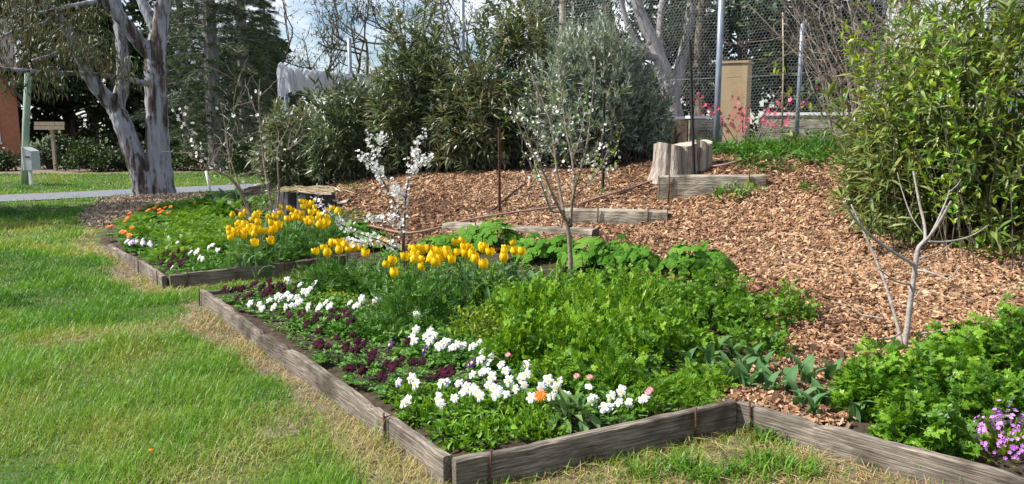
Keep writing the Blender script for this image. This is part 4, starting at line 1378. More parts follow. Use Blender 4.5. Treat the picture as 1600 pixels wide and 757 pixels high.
leaf_mound(1395, 645, .30, .35, 'broad cut leaved mound at the foot of the bare sapling', 31)
leaf_mound(1475, 635, .30, .36, 'cut leaved mound in the middle of the right bed', 32)
leaf_mound(1440, 700, .20, .24, 'cut leaved clump spilling over the sunlit right board', 33)
leaf_mound(1570, 605, .24, .46, 'tall dark cut leaved mound at the right edge', 34)
leaf_mound(1540, 668, .20, .28, 'yellowish cut leaved clump above the mauve flowers', 35)
leaf_mound(1348, 645, .18, .26, 'small cut leaved clump beside flowerless tulips', 36)
leaf_mound(1510, 590, .26, .32, 'cut leaved mound behind the others in right bed', 37)

# mauve primula at the right edge
b = hit(1572, 718)
t = thing('mauve_primula', 'mauve flowering primula by the right board at the frame edge', 'primula', b)
BLO = t_blossom()
pos, out, g = dome(300, .15, .17, .75, 5)
V, T, r = scatter(BLO, pos + A([0, 0, .06]), frames(np.cross(out, A([.3, .2, 1.0])), out), g.uniform(.008, .0125, 300))
obj('flowers', mesh('flowers', V, T, M['mauve'], r), t)['kind'] = 'stuff'
pos, out, g = dome(120, .18, .09, .3, 6)
V, T, r = scatter(OVA, pos, frames(out + A([0, 0, .3])), g.uniform(.04, .07, 120))
G = Geo().add(V, T, r)
for i in range(24):
    q = A([.1 * math.cos(i * 2.4), .1 * math.sin(i * 2.4), .17])
    G.add(*tube([(0, 0, 0), q * .6, q], .003, 4, False))
obj('foliage', G.build('foliage', M['golden']), t)

# ---- broad-leaved hollyhocks: every leaf a part
def holly_leaf(seed):
    g = np.random.default_rng(seed)
    n = 16
    V, T = [(0, 0, 0)], []
    for i in range(n):
        a = -math.pi / 2 + .25 + (2 * math.pi - .5) * i / (n - 1)
        lob = 1 + .13 * math.cos(5 * (a - math.pi / 2))
        pl = .05 * (1 if i % 2 else -1)
        for f in (.55, 1):
            V.append((math.cos(a) * f * lob, math.sin(a) * f * lob, pl * f + .16 * f - .22 * f * f + g.uniform(-.03, .03)))
    for i in range(n - 1):
        b = 1 + 2 * i
        T += [(0, b, b + 2), (b, b + 1, b + 3), (b, b + 3, b + 2)]
    return mesh('leaf', A(V), A(T), M['holly'], np.full(len(V), g.random()))


HL = [holly_leaf(i) for i in range(6)]
def hollyhock(px, py, r, h, n, label, group='broad leaved plants behind the tulips'):
    b = hit(px, py)
    t = thing('hollyhock', label, 'hollyhock', b, group)
    n = int(n * 1.7)
    for k in range(n):
        a = k * 2.4 + rnd.uniform(-.4, .4)
        f = math.sqrt((k + .5) / n)
        z = h * (1.05 - .75 * f) * rnd.uniform(.8, 1.2)
        p = Vector((math.cos(a) * f * r, math.sin(a) * f * r, max(.04, z)))
        nor = Vector((math.cos(a) * f * 1.0 - .2, math.sin(a) * f * 1.0 - .25, .8)) + Vector([rnd.uniform(-.3, .3) for _ in range(3)])
        e = (nor.to_track_quat('Z', 'Y').to_matrix() @ Matrix.Rotation(rnd.uniform(0, 6.28), 3, 'Z')).to_euler()
        s = rnd.uniform(.05, .088)
        lf = obj('leaf', HL[k % 6], t, p, e, (s, s, s))
        g = Geo().add(*tube([(0, 0, -.03), tuple(p * .55 + Vector((0, 0, .03))), tuple(p)], [.006, .005, .004], 5, False))
        obj('stalk', g.build('stalk', M['stem'], smooth=True), t)


for i, (px, py, r, h, n) in enumerate([(690, 398, .32, .26, 18), (735, 388, .3, .26, 16), (775, 385, .3, .34, 16), (830, 405, .3, .26, 18), (870, 405, .3, .24, 16), (925, 418, .32, .3, 20), (965, 415, .3, .3, 18),
                                       (1000, 425, .28, .24, 14), (1072, 432, .3, .3, 18), (1105, 425, .24, .24, 12), (560, 378, .3, .25, 14), (585, 390, .25, .2, 12)]):
    hollyhock(px, py, r, h, n, ['broad leaved hollyhock', 'dense broad leaved plant', 'tall broad leaved plant'][i % 3 if i != 2 else 2] +
              [' behind the middle of the tulips', ' behind the middle of the tulips', ' poking above the tulips by sleeper', ' left of the tall blossom sapling', ' left of the tall blossom sapling', ' right of the tall blossom sapling',
               ' right of the tall blossom sapling', ' below the middle sleeper', ' farthest right against the mulch', ' farthest right against the mulch', ' behind the gap between tulip drifts', ' behind the gap between tulip drifts'][i])

# weeds on the mulch
def weed(px, py, r, h, label, m='violetleaf', n=60, tpl=None):
    b = hit(px, py)
    t = thing('leafy_weed', label, 'weed', b, 'small leafy weeds in the mulch')
    pos, out, g = dome(n, r, h, .3, int(px))
    D = nrm(out + A([0, 0, .5]) + .4 * g.standard_normal((n, 3)))
    V, T, rr = scatter(tpl or OVA, pos, frames(D), g.uniform(.5, 1, n) * max(.05, r * .4))
    obj('foliage', mesh('foliage', V, T, M[m], rr), t)


weed(1140, 312, .24, .18, 'leafy green weed in front of the upper sleeper', n=90)
weed(1172, 306, .18, .18, 'upright green weed at the end of upper sleeper', 'brightleaf', 80, FEA)
weed(1258, 303, .16, .12, 'small weed tuft on the open mulch right of upper sleeper', 'darkfeather', 60, LOB)
weed(900, 290, .12, .12, 'small weed at the foot of the black stake', n=40)
weed(1070, 268, .12, .14, 'weed at the foot of the pale stump', n=40)
weed(1555, 395, .3, .16, 'low leafy weeds under the big right shrub', 'brightleaf', 110)
weed(1590, 470, .12, .16, 'grassy tuft at the right edge of the mulch', 'greyplant', 60, LAN)
weed(1420, 385, .14, .12, 'small weed below the big right shrub', 'brightleaf', 50)
weed(548, 300, .2, .22, 'broad green weed at the foot of the hedge', 'holly', 30)

# violet patch beyond the upper sleeper
def patch():
    n = 3000
    x = RNG.uniform(2.9, 6.2, n); y = RNG.uniform(10.3, 12.6, n)
    k = sd_poly(x, y, [(3.4, 10.6), (4.2, 10.25), (5.3, 10.2), (6.2, 11), (6.2, 12.6), (3.0, 12.6), (2.95, 11.8)]) < .35 * fnoise(x, y, 5, 41) + .3 * RNG.random(n) - .1
    x, y = x[k], y[k]; n = len(x)
    z = hgt(x, y) + .01 + RNG.random(n) * np.clip(.11 + .10 * fnoise(x, y, 4, 31) + .05 * (y - 11.2), .03, .3)
    az = RNG.uniform(0, 6.28, n)
    D = np.stack([np.cos(az), np.sin(az), RNG.uniform(0, 1.2, n)], 1)
    V, T, r = scatter(OVA, np.column_stack([x, y, z]), frames(D), RNG.uniform(.06, .12, n))
    G = Geo().add(V, T, r)
    n2 = 2600
    i = RNG.integers(0, n, n2)
    D = np.stack([RNG.normal(0, .4, n2), RNG.normal(0, .4, n2), np.ones(n2)], 1)
    V, T, r = scatter(t_lance(.06, .3), np.column_stack([x[i], y[i], hgt(x[i], y[i])]), frames(D), RNG.uniform(.08, .34, n2) * np.clip((y[i] - 10) * .7, .3, 1))
    G.add(V, T, r)
    setp(obj('violet_patch', G.build('violet_patch', M['violetleaf'])), 'green violet and grass patch growing through the wire fence', 'ground cover', kind='stuff')


patch()
# ---------------------------------------------------------------- saplings
def limbs(paths, d0, n=7, k=4):
    """Polylines in photo pixels (px, py, depth offset, radius) -> one Geo and the path points."""
    G = Geo(); allp = []
    for path in paths:
        pts = smooth_path([P(p[0], p[1], d0 + p[2]) for p in path], k)
        rad = np.interp(np.linspace(0, len(path) - 1, len(pts)), np.arange(len(path)), [p[3] for p in path])
        rad = rad * (1 + .06 * np.sin(np.arange(len(pts)) * 2.3))
        G.add(*tube(pts, rad, n))
        allp.append(pts)
    return G, allp


def twiglets(paths, k, L, seed, r=.0022, bias=(0, 0, .6)):
    g = np.random.default_rng(seed)
    G, out = Geo(), []
    for p in paths:
        for _ in range(k):
            i = g.integers(len(p) // 4, len(p))
            d = nrm(g.standard_normal(3) + A(bias))
            pts = p[i] + np.outer(np.linspace(0, 1, 5), d * L * g.uniform(.5, 1.2)) + np.cumsum(.05 * L * g.standard_normal((5, 3)), 0) * A([[0], [1], [1], [1], [1]])
            G.add(*tube(pts, np.linspace(r, r * .5, 5), 4, False)); out.append(pts)
    return G, out


def along(paths, n, jit, lo=0.0, rng=RNG):
    out = []
    w = [len(p) for p in paths]
    for _ in range(n):
        p = paths[rng.choice(len(paths), p=A(w) / sum(w))]
        t = rng.uniform(lo, 1) * (len(p) - 1.001)
        i = int(t)
        out.append(p[i] * (1 - t + i) + p[i + 1] * (t - i))
    return A(out) + jit * rng.standard_normal((n, 3))


# bare sapling on the right
b = hit(1415, 545); D0 = b[1]
base = P(1415, 548, D0)
W = .0125
G, pp = limbs([
    [(1412, 552, 0, .024), (1418, 510, 0, .021), (1424, 460, 0, .019), (1430, 420, 0, .018), (1434, 390, 0, .015), (1446, 375, 0, .013)],
    [(1410, 545, .02, .015), (1400, 500, .1, .012), (1380, 435, .2, .010), (1355, 375, .3, .008), (1330, 320, .35, .005)],
    [(1430, 415, 0, .013), (1405, 400, -.05, .011), (1368, 375, -.1, .010), (1340, 348, -.15, .009), (1318, 315, -.2, .007)],
    [(1446, 378, 0, .012), (1444, 350, .1, .010), (1436, 315, .15, .009), (1427, 268, .2, .006)],
    [(1444, 380, 0, .012), (1460, 360, -.1, .010), (1475, 335, -.15, .009), (1486, 315, -.2, .007)],
    [(1452, 370, -.05, .007), (1465, 345, -.02, .006), (1478, 315, 0, .005), (1484, 297, 0, .004)],
    [(1448, 378, 0, .008), (1480, 378, .1, .007), (1515, 370, .2, .006), (1545, 352, .3, .004)],
    [(1430, 422, 0, .009), (1450, 425, -.1, .007), (1470, 432, -.15, .006), (1482, 437, -.2, .005)],
    [(1422, 445, 0, .008), (1400, 440, -.1, .006), (1372, 420, -.2, .004)],
    [(1435, 405, .05, .006), (1465, 395, .15, .005), (1488, 380, .2, .003)],
    [(1482, 435, -.2, .005), (1492, 428, -.2, .004), (1498, 415, -.2, .003)],
    [(1408, 520, .05, .008), (1395, 528, -.05, .007), (1375, 530, -.15, .005)],
    [(1484, 300, 0, .004), (1495, 290, .05, .003), (1502, 280, .05, .002)],
    [(1446, 370, .05, .005), (1425, 340, .1, .004), (1410, 300, .2, .003), (1402, 270, .25, .002)],
    [(1416, 480, 0, .006), (1430, 465, .05, .005), (1442, 448, .1, .003)],
], D0)
t = thing('bare_sapling', 'bare grey sapling with no leaves on the right of the mulch', 'sapling', base)
obj('trunk', G.build('trunk', M['greytwig'], base, smooth=True), t)
for px, py, q in ((1358, 540, [(1358, 540), (1345, 505), (1332, 478)]), (1386, 520, [(1390, 522), (1378, 490), (1364, 452)])):
    pts = smooth_path([P(x, y, D0 - .2) for x, y in q], 4)
    g = Geo().add(*tube(pts, np.linspace(.004, .002, len(pts)), 5))
    o = obj('bare_shoot', g.build('bare_shoot', M['darktwig'], pts[0], smooth=True), None, pts[0])
    setp(o, 'thin bare shoot ' + ('left of the leafy mound' if px == 1358 else 'close left of the bare sapling trunk'), 'shoot', 'thin shoots')

# tall sapling with white flowers and young leaves in the middle
b = hit(891, 440); D0 = b[1]
base = P(891, 440, D0)
paths = [
    [(892, 446, 0, .026), (891, 400, 0, .023), (888, 360, 0, .020), (880, 335, 0, .018)],
    [(884, 345, 0, .016), (866, 310, -.1, .013), (848, 268, -.15, .011), (826, 230, -.2, .009), (808, 190, -.25, .006), (790, 140, -.3, .004)],
    [(882, 340, 0, .015), (875, 300, .1, .013), (868, 250, .15, .011), (862, 200, .2, .009), (845, 150, .25, .006), (820, 95, .3, .004)],
    [(890, 350, 0, .015), (896, 300, 0, .012), (894, 250, .1, .010), (884, 200, .15, .008), (876, 130, .2, .006), (870, 65, .2, .003)],
    [(892, 355, 0, .013), (895, 310, -.1, .011), (906, 270, -.2, .009), (918, 220, -.25, .007), (925, 160, -.3, .005), (930, 92, -.3, .003)],
    [(897, 310, -.1, .008), (915, 290, -.2, .007), (935, 268, -.3, .005), (950, 235, -.35, .003)],
    [(880, 330, 0, .012), (862, 330, -.15, .010), (850, 300, -.25, .008), (838, 270, -.3, .006), (815, 235, -.35, .004)],
    [(878, 355, 0, .010), (866, 340, .1, .009), (852, 300, .2, .008), (836, 255, .3, .006), (820, 200, .35, .004), (800, 170, .35, .003)],
    [(868, 250, .15, .008), (855, 225, .2, .006), (835, 205, .25, .004), (815, 180, .3, .003)],
    [(894, 250, .1, .007), (905, 220, .1, .006), (912, 180, .15, .004), (905, 140, .2, .003)],
    [(884, 200, .15, .006), (870, 170, .2, .005), (850, 120, .25, .003)],
    [(848, 268, -.15, .007), (840, 230, -.2, .005), (842, 180, -.25, .004), (832, 120, -.25, .003)],
    [(906, 270, -.2, .006), (895, 240, -.25, .005), (890, 190, -.3, .003)],
]
t = thing('blossoming_sapling', 'tall sapling with scattered white blossoms and young leaves in mid bed', 'sapling', base)
G, pp = limbs(paths, D0)
obj('trunk', G.build('trunk', M['twig'], base, smooth=True), t)
G, tw = twiglets(pp[1:], 6, .24, 5)
obj('twigs', G.build('twigs', M['twig'], base), t)['kind'] = 'stuff'
pp = pp + tw
q = along(pp[1:], 260, .018, .3)
o_ = nrm(RNG.standard_normal((260, 3)) + A([-.3, -.6, .5]))
V, T, r = scatter(BLO, q, frames(np.cross(o_, RNG.standard_normal((260, 3))), o_), RNG.uniform(.010, .018, 260))
obj('blossom', mesh('blossom', V - base, T, M['bloss'], r), t)
q = along(pp[1:], 330, .012, .35)
D = nrm(RNG.standard_normal((330, 3)) + A([0, 0, .9]))
V, T, r = scatter(OVA, q, frames(D), RNG.uniform(.02, .05, 330))
obj('leaves', mesh('leaves', V - base, T, M['brightleaf'], r), t)

# slender leafing shoots by the black stake (at its right)
b0 = P(925, 292, 10.6); b0[2] = hgt(b0[0], b0[1])
t = thing('leafing_shoot', 'slender shoot with young leaves and blossoms right of black stake', 'shoot', b0)
G, pp = limbs([[(922, 290, 0, .008), (930, 255, 0, .006), (938, 225, 0, .005), (945, 190, 0, .003)], [(926, 275, 0, .006), (945, 250, -.1, .004), (962, 235, -.15, .003), (972, 200, -.2, .002)],
               [(930, 260, 0, .004), (955, 265, .1, .003), (968, 250, .1, .002)]], 10.6)
obj('stem', G.build('stem', M['twig'], b0, smooth=True), t)
q = along(pp, 80, .02, .2)
V, T, r = scatter(OVA, q, frames(nrm(RNG.standard_normal((80, 3)) + A([0, 0, .8]))), RNG.uniform(.03, .06, 80))
obj('leaves', mesh('leaves', V - b0, T, M['golden'], r), t)
q = along(pp, 30, .03, .1)
V, T, r = scatter(BLO, q, frames(RNG.standard_normal((30, 3)), A([(0, -1, .5)] * 30)), RNG.uniform(.015, .025, 30))
obj('blossom', mesh('blossom', V - b0, T, M['bloss'], r), t)

# plum thick with white blossom
b = hit(640, 445); D0 = b[1]
base = P(640, 446, D0)
paths = [
    [(642, 450, 0, .022), (634, 415, 0, .020), (630, 390, 0, .018)],
    [(631, 395, 0, .014), (628, 355, .05, .012), (618, 320, .1, .010), (600, 285, .15, .008), (588, 250, .2, .006), (572, 205, .2, .004)],
    [(630, 390, 0, .013), (632, 350, -.05, .011), (634, 310, -.1, .009), (640, 270, -.1, .007), (648, 240, -.1, .005), (662, 205, -.1, .003)],
    [(600, 288, .15, .006), (590, 268, .1, .005), (575, 252, .05, .004), (560, 244, 0, .003)],
    [(640, 272, -.1, .005), (650, 262, -.1, .004), (660, 252, -.15, .003), (672, 246, -.2, .003)],
    [(632, 398, 0, .011), (612, 385, -.1, .009), (590, 375, -.2, .007), (560, 365, -.3, .006), (525, 345, -.4, .004), (492, 310, -.45, .003)],
    [(622, 330, .1, .005), (610, 345, .0, .004), (590, 342, -.05, .004), (575, 338, -.1, .003)],
    [(590, 376, -.2, .005), (565, 380, -.25, .004), (545, 375, -.3, .003)],
    [(588, 252, .2, .004), (595, 225, .2, .003), (596, 210, .2, .003)],
    [(634, 310, -.1, .004), (622, 300, -.1, .004), (616, 285, -.1, .003)],
]
t = thing('plum_sapling', 'young plum sapling densely covered in white blossom among tulips', 'sapling', base)
G, pp = limbs(paths, D0)
obj('trunk', G.build('trunk', M['darktwig'], base, smooth=True), t)
n = 1050
q = along(pp[1:], n, .024, .12)
o_ = nrm(RNG.standard_normal((n, 3)) + A([-.3, -.5, .4]))
V, T, r = scatter(BLO, q, frames(np.cross(o_, RNG.standard_normal((n, 3))), o_), RNG.uniform(.011, .02, n))
obj('blossom', mesh('blossom', V - base, T, M['bloss'], r), t)

# nearly bare almond in the far tulip drift, a few white flowers on its left limb
b = hit(420, 378); D0 = b[1]
base = P(420, 380, D0)
paths = [
    [(404, 380, 0, .03), (396, 350, 0, .026), (382, 312, 0, .022), (362, 280, -.1, .017), (335, 265, -.2, .013), (312, 235, -.3, .009), (295, 205, -.4, .006), (283, 170, -.5, .003)],
    [(424, 382, 0, .028), (428, 350, 0, .024), (420, 300, .05, .018), (412, 250, .1, .014), (406, 190, .15, .010), (404, 140, .2, .005)],
    [(430, 350, 0, .017), (436, 300, -.1, .012), (434, 235, -.2, .009), (450, 200, -.25, .006), (455, 165, -.3, .003)],
    [(382, 312, 0, .012), (370, 280, .1, .010), (358, 240, .15, .008), (352, 200, .2, .005), (345, 160, .2, .003)],
    [(362, 282, -.1, .008), (358, 250, .0, .006), (352, 215, .1, .004)],
    [(434, 240, -.2, .006), (455, 230, -.2, .005), (475, 215, -.3, .003)],
    [(406, 195, .15, .006), (398, 170, .15, .004), (390, 150, .2, .003), (372, 130, .2, .002)],
    [(412, 250, .1, .006), (398, 225, .1, .004), (376, 195, .1, .003), (365, 175, .1, .002)],
    [(335, 266, -.2, .006), (320, 262, -.3, .004), (300, 240, -.4, .002)],
    [(396, 352, 0, .008), (375, 335, -.1, .005), (360, 318, -.1, .003)],
    [(372, 285, .1, .006), (395, 265, .15, .005), (405, 235, .2, .003)],
]
t = thing('almond_sapling', 'nearly bare forked sapling standing in the far tulips', 'sapling', base)
G, pp = limbs(paths, D0)
obj('trunk', G.build('trunk', M['twig'], base, smooth=True), t)
G, tw = twiglets(pp, 7, .45, 6, .0045, (0, 0, .9))
obj('twigs', G.build('twigs', M['twig'], base), t)['kind'] = 'stuff'
q = np.concatenate([along([pp[0][14:]], 46, .04), along(pp[1:], 40, .03, .1)])
n = len(q)
o_ = nrm(RNG.standard_normal((n, 3)) + A([-.3, -.8, .3]))
V, T, r = scatter(BLO, q, frames(np.cross(o_, RNG.standard_normal((n, 3))), o_), RNG.uniform(.018, .032, n))
obj('blossom', mesh('blossom', V - base, T, M['bloss'], r), t)

# ---------------------------------------------------------------- shrubs
def canes(n, base_r, H, spread, seed, curve=.3, hvar=.35):
    g = np.random.default_rng(seed)
    out = []
    for i in range(n):
        a = g.uniform(0, 6.28); rr = base_r * math.sqrt(g.random())
        p0 = A([rr * math.cos(a), rr * math.sin(a), -.05])
        d = A([math.cos(a) * spread * g.uniform(.1, 1), math.sin(a) * spread * g.uniform(.1, 1), 1.0])
        L = H * g.uniform(1 - hvar, 1.05)
        ts = np.linspace(0, 1, 7)
        pts = p0 + np.outer(ts, d * L) + np.outer(ts ** 2, A([math.cos(a), math.sin(a), -.35]) * curve * L * g.uniform(.2, 1)) + np.cumsum(.02 * H * g.standard_normal((7, 3)) * A([1, 1, .3]), 0)
        out.append(pts)
    return out, g


def shrub(name, label, cat, loc, n, base_r, H, spread, seed, tpl, leaf, per, m, bark='bark', lo=.22, ang=.8, group=None, parts=0, cane_r=.010, curve=.3, whorl=3, jitter=0.05, partmeshes=None, scale=(1, 1, 1)):
    t = thing(name, label, cat, loc, group, 0, scale)
    cs, g = canes(n, base_r, H, spread, seed, curve)
    G = Geo()
    Ps, Ds, Cd = [], [], []
    for c in cs:
        G.add(*tube(c, np.linspace(cane_r, cane_r * .3, len(c)), 5, False))
        k = max(1, per // whorl)
        tt = (lo + (1 - lo) * g.random(k) ** .8) * (len(c) - 1.001)
        i = tt.astype(int)
        p = c[i] * (1 - tt + i)[:, None] + c[i + 1] * (tt - i)[:, None] + jitter * g.standard_normal((k, 3))
        tan = nrm(c[i + 1] - c[i])
        for w in range(whorl):
            s = nrm(np.cross(tan, g.standard_normal((k, 3))))
            Ps.append(p); Ds.append(nrm(tan * math.cos(ang) + s * math.sin(ang) + .25 * g.standard_normal((k, 3)))); Cd.append(tan)
    Ps, Ds = np.concatenate(Ps), np.concatenate(Ds)
    N = len(Ps)
    sz = leaf * g.uniform(.6, 1.2, N)
    Mx = frames(Ds, None, g.normal(0, .5, N))
    rest = np.ones(N, bool)
    if parts:
        dist = Ps[:, 1] - 1.5 * (sz - leaf)  # nearest to the camera side
        vis = np.where((Ps[:, 0] < 1.0) & (Ps[:, 2] > .3), dist, 99)
        top = np.argsort(vis)[:parts]
        rest[top] = False
        for i in top:
            obj('leaf', partmeshes[g.integers(len(partmeshes))], t, Ps[i], Matrix(Mx[i]).to_euler(), (sz[i],) * 3)
    obj('stems', G.build('stems', M[bark]), t)
    V, T, r = scatter(tpl, Ps[rest], Mx[rest], sz[rest], g.random(int(rest.sum())))
    o = obj('foliage', mesh('foliage', V, T, M[m], r), t)
    if N > 300: o['kind'] = 'stuff'
    return t


OL = t_lance(.17, .16, .02)


def oleander(label, loc, rx, ry, h, ntips, seed, leaf, m, parts=0, partmeshes=None, group=None, per=15, lo=.5, zc=.42, tpl=None, name='oleander_bush', upn=.75, tight=0.0):
    """Bush of many shoot tips, each with a rosette of long leaves, on canes from the ground."""
    g = np.random.default_rng(seed)
    t = thing(name, label, 'shrub', loc, group)
    az = g.uniform(0, 6.28, ntips); cz_ = g.uniform(-.95, 1, ntips)
    sn = np.sqrt(1 - cz_ ** 2)
    hx_ = np.where(cz_ < 0, sn ** .4, sn)
    out = np.stack([hx_ * np.cos(az), hx_ * np.sin(az), cz_], 1)
    lump = 1 + .16 * np.sin(3 * az + seed) + .13 * np.sin(5 * az + 4 * cz_ + seed * 2) + .08 * g.standard_normal(ntips)
    f = (lo + (1 - lo) * g.random(ntips) ** .5) * lump
    tip = out * f[:, None] * np.where(out[:, 2:] > 0, A([rx, ry, h * (1 - zc)]), A([rx, ry, h * zc])) + A([0, 0, h * zc])
    tip[:, 2] = np.maximum(tip[:, 2], .12)
    ax = nrm(out * .75 + A([0, 0, upn]) + .38 * g.standard_normal((ntips, 3)))
    G = Geo()
    for i in range(0, ntips, 9):
        b0 = A([tip[i, 0] * .35, tip[i, 1] * .35, -.1]) + .08 * g.standard_normal(3) * A([1, 1, 0])
        mid = b0 * .4 + tip[i] * .6 + A([0, 0, .12 * tip[i, 2]]) - ax[i] * .1
        G.add(*tube(smooth_path([b0, mid, tip[i]], 3), np.linspace(.011, .003, 7), 5, False))
    obj('stems', G.build('stems', M['bark']), t)['kind'] = 'stuff'
    k = np.repeat(np.arange(ntips), per)
    N = len(k)
    u = g.random(N)
    s = nrm(np.cross(ax[k], g.standard_normal((N, 3))))
    ang = (.45 + .95 * u) * (1 - tight) + .2 * g.standard_normal(N)
    D = nrm(ax[k] * np.cos(ang)[:, None] + s * np.sin(ang)[:, None] + A([0, 0, -.12]))
    Ps = tip[k] - ax[k] * (u * leaf * 1.3)[:, None]
    sz = leaf * g.uniform(.6, 1.2, N)
    Mx = frames(D, None, g.normal(0, .45, N))
    rr = np.clip(.75 * g.random(N) + .3 * g.random(ntips)[k], 0, 1)
    rest = np.ones(N, bool)
    if parts:
        view = nrm(A([0, 0, CAMZ]) - A(loc))
        sc = (Ps @ view) + .8 * (sz - leaf) + np.where(Ps[:, 0] > .9, -9, 0)
        top = np.argsort(-sc)[:parts]
        rest[top] = False
        for i in top:
            obj('leaf', partmeshes[g.integers(len(partmeshes))], t, Ps[i], Matrix(Mx[i]).to_euler(), (sz[i],) * 3)
    V, T, r = scatter(tpl or OL, Ps[rest], Mx[rest], sz[rest], rr[rest])
    obj('foliage', mesh('foliage', V, T, M[m], r), t)['kind'] = 'stuff'
    return t


def gl(px, d):
    x = P(px, 300, d)[0]
    return A([x, d, float(hgt(x, d))])
HG = 'oleander hedge'
oleander('dense grey green oleander at the left end of the hedge', gl(475, 15.6), .95, .8, 1.8, 430, 1, .24, 'olean', group=HG)
oleander('oleander bush just behind the white blossoming plum', gl(560, 14.8), 1.0, .85, 1.95, 520, 2, .24, 'olean', group=HG)
oleander('tallest oleander left of the tall blossom sapling', gl(662, 14.3), 1.0, .9, 2.75, 620, 3, .25, 'olean', group=HG)
oleander('low oleander behind the rusty brown stake', gl(740, 13.6), .75, .7, 1.9, 380, 4, .21, 'olean', group=HG)
oleander('tall oleander behind the tall blossom sapling', gl(815, 14.0), .85, .8, 3.0, 560, 5, .24, 'olean', group=HG)
GLF = t_lance(.2, .1, .02)
oleander('large grey green bush behind the black stake and wire netting', gl(922, 12.95), .95, .75, 2.35, 1500, 6, .15, 'grevleaf', per=12, tpl=GLF, name='rosemary_bush', upn=1.1, tight=.35)
oleander('smaller grey green bush behind the netting left of stump', gl(995, 12.9), .55, .5, 1.35, 600, 16, .13, 'grevleaf', per=12, tpl=GLF, name='rosemary_bush', upn=1.1, tight=.35)
OLm = [mesh('leaf', *OL, M['olean2'], np.full(5, .1 + .18 * i)) for i in range(5)]
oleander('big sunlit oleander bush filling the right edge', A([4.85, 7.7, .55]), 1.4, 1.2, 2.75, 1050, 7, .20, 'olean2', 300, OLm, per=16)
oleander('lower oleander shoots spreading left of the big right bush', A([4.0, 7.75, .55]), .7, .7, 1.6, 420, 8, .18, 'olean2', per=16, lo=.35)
shrub('climber', 'bright green climber twining through the right oleander', 'climber', A([4.35, 6.75, .5]), 26, .55, 2.25, .30, 9, t_oval(.45, .15), .075, 70, 'brightleaf', lo=.12, whorl=2, cane_r=.005)
shrub('climber', 'yellow green climber tips above the right oleander', 'climber', A([3.9, 7.4, .5]), 20, .35, 2.6, .22, 10, t_oval(.42, .15), .08, 30, 'golden', lo=.5, whorl=2, cane_r=.005)

# twiggy leafless shrub behind the netting, upper right
def twigs(name, label, loc, n, H, spread, seed, m, r0=.012, curve=.3, sub=4):
    t = thing(name, label, 'shrub', loc)
    cs, g = canes(n, .25, H, spread, seed, curve)
    G = Geo()
    for c in cs:
        G.add(*tube(c, np.linspace(r0, r0 * .3, len(c)), 5, False))
        for _ in range(sub):
            i = g.integers(2, 6)
            d = nrm(c[i] - c[i - 1] + .9 * g.standard_normal(3))
            e = c[i] + np.outer(np.linspace(0, 1, 4), d * H * g.uniform(.12, .3)) + np.cumsum(.015 * H * g.standard_normal((4, 3)), 0)
            G.add(*tube(e, np.linspace(r0 * .45, r0 * .15, 4), 4, False))
    obj('stems', G.build('stems', M[m]), t)
    return t


twigs('twiggy_shrub', 'leafless twiggy shrub rising behind netting left of right oleander', gl(1345, 11.3), 42, 3.2, .42, 21, 'twig', .013, .35, 6)
twigs('twiggy_shrub', 'thin leafless shrub arching at top right behind the oleander', gl(1450, 11.0), 30, 3.6, .45, 22, 'twig', .012, .5, 5)
# quince with red pink flowers
b0 = gl(1165, 12.7)
t = thing('flowering_quince', 'shrub with red pink flowers by the beige panel', 'shrub', b0)
cs, g = canes(16, .3, 1.0, .75, 33, .3)
G = Geo(); fl = []
for c in cs:
    G.add(*tube(c, np.linspace(.009, .003, len(c)), 5, False)); fl += list(c[3:])
obj('stems', G.build('stems', M['twig']), t)
fl = np.repeat(A(fl), 3, 0); fl = fl[RNG.random(len(fl)) < .8]; n = len(fl)
V, T, r = scatter(BLO, fl + .05 * RNG.standard_normal((n, 3)), frames(RNG.standard_normal((n, 3)), A([(-.3, -1, .5)] * n) + .6 * RNG.standard_normal((n, 3))), RNG.uniform(.024, .042, n))
obj('blossom', mesh('blossom', V, T, M['redpink'], r), t)

# ---------------------------------------------------------------- wire fence
FA, FB = A([0.2, 13.7]), A([7.6, 11.0])          # ends of the netting on the ground plan
def fpt(s, z):
    return np.stack([FA[0] + (FB[0] - FA[0]) * s, FA[1] + (FB[1] - FA[1]) * s, z], -1)


fz0 = 0.75
t = thing('netting_fence', 'tall wire netting fence on galvanised posts above the slope', 'fence', (FA[0], FA[1], fz0))
FLN = float(np.linalg.norm(FB - FA))
cw, ch = .052, .045
nx, ny = int(FLN / cw), int(3.3 / ch)
i, j = np.meshgrid(np.arange(nx), np.arange(ny))
i, j = i.ravel(), j.ravel()
def nd(i, j, side):
    """honeycomb node"""
    s = (i + .5 * (j % 2) + (0.0 if side == 0 else .5)) * cw / FLN
    z = fz0 + .28 + j * ch + (0.0 if side == 0 else ch * .32)
    z = z + .35 * np.clip(s * 1.0, 0, 1) + .012 * np.sin(s * 40)
    return fpt(np.clip(s, 0, 1), z) + np.stack([0 * s, .03 * np.sin(s * 23 + z * 2), 0 * s], -1)
E0 = [nd(i, j, 0), nd(i, j, 1), nd(i, j, 1)]
E1 = [nd(i, j, 1), nd(i + 1, j, 0), None]
up0 = nd(i, j, 1)
jn = j + 1
upn = nd(np.where(j % 2 == 0, i, i + 1), jn, 0)
E1[2] = upn
E0, E1 = np.concatenate(E0), np.concatenate(E1)
k = np.linalg.norm(E1 - E0, axis=1) > 1e-4
E0, E1 = E0[k], E1[k]
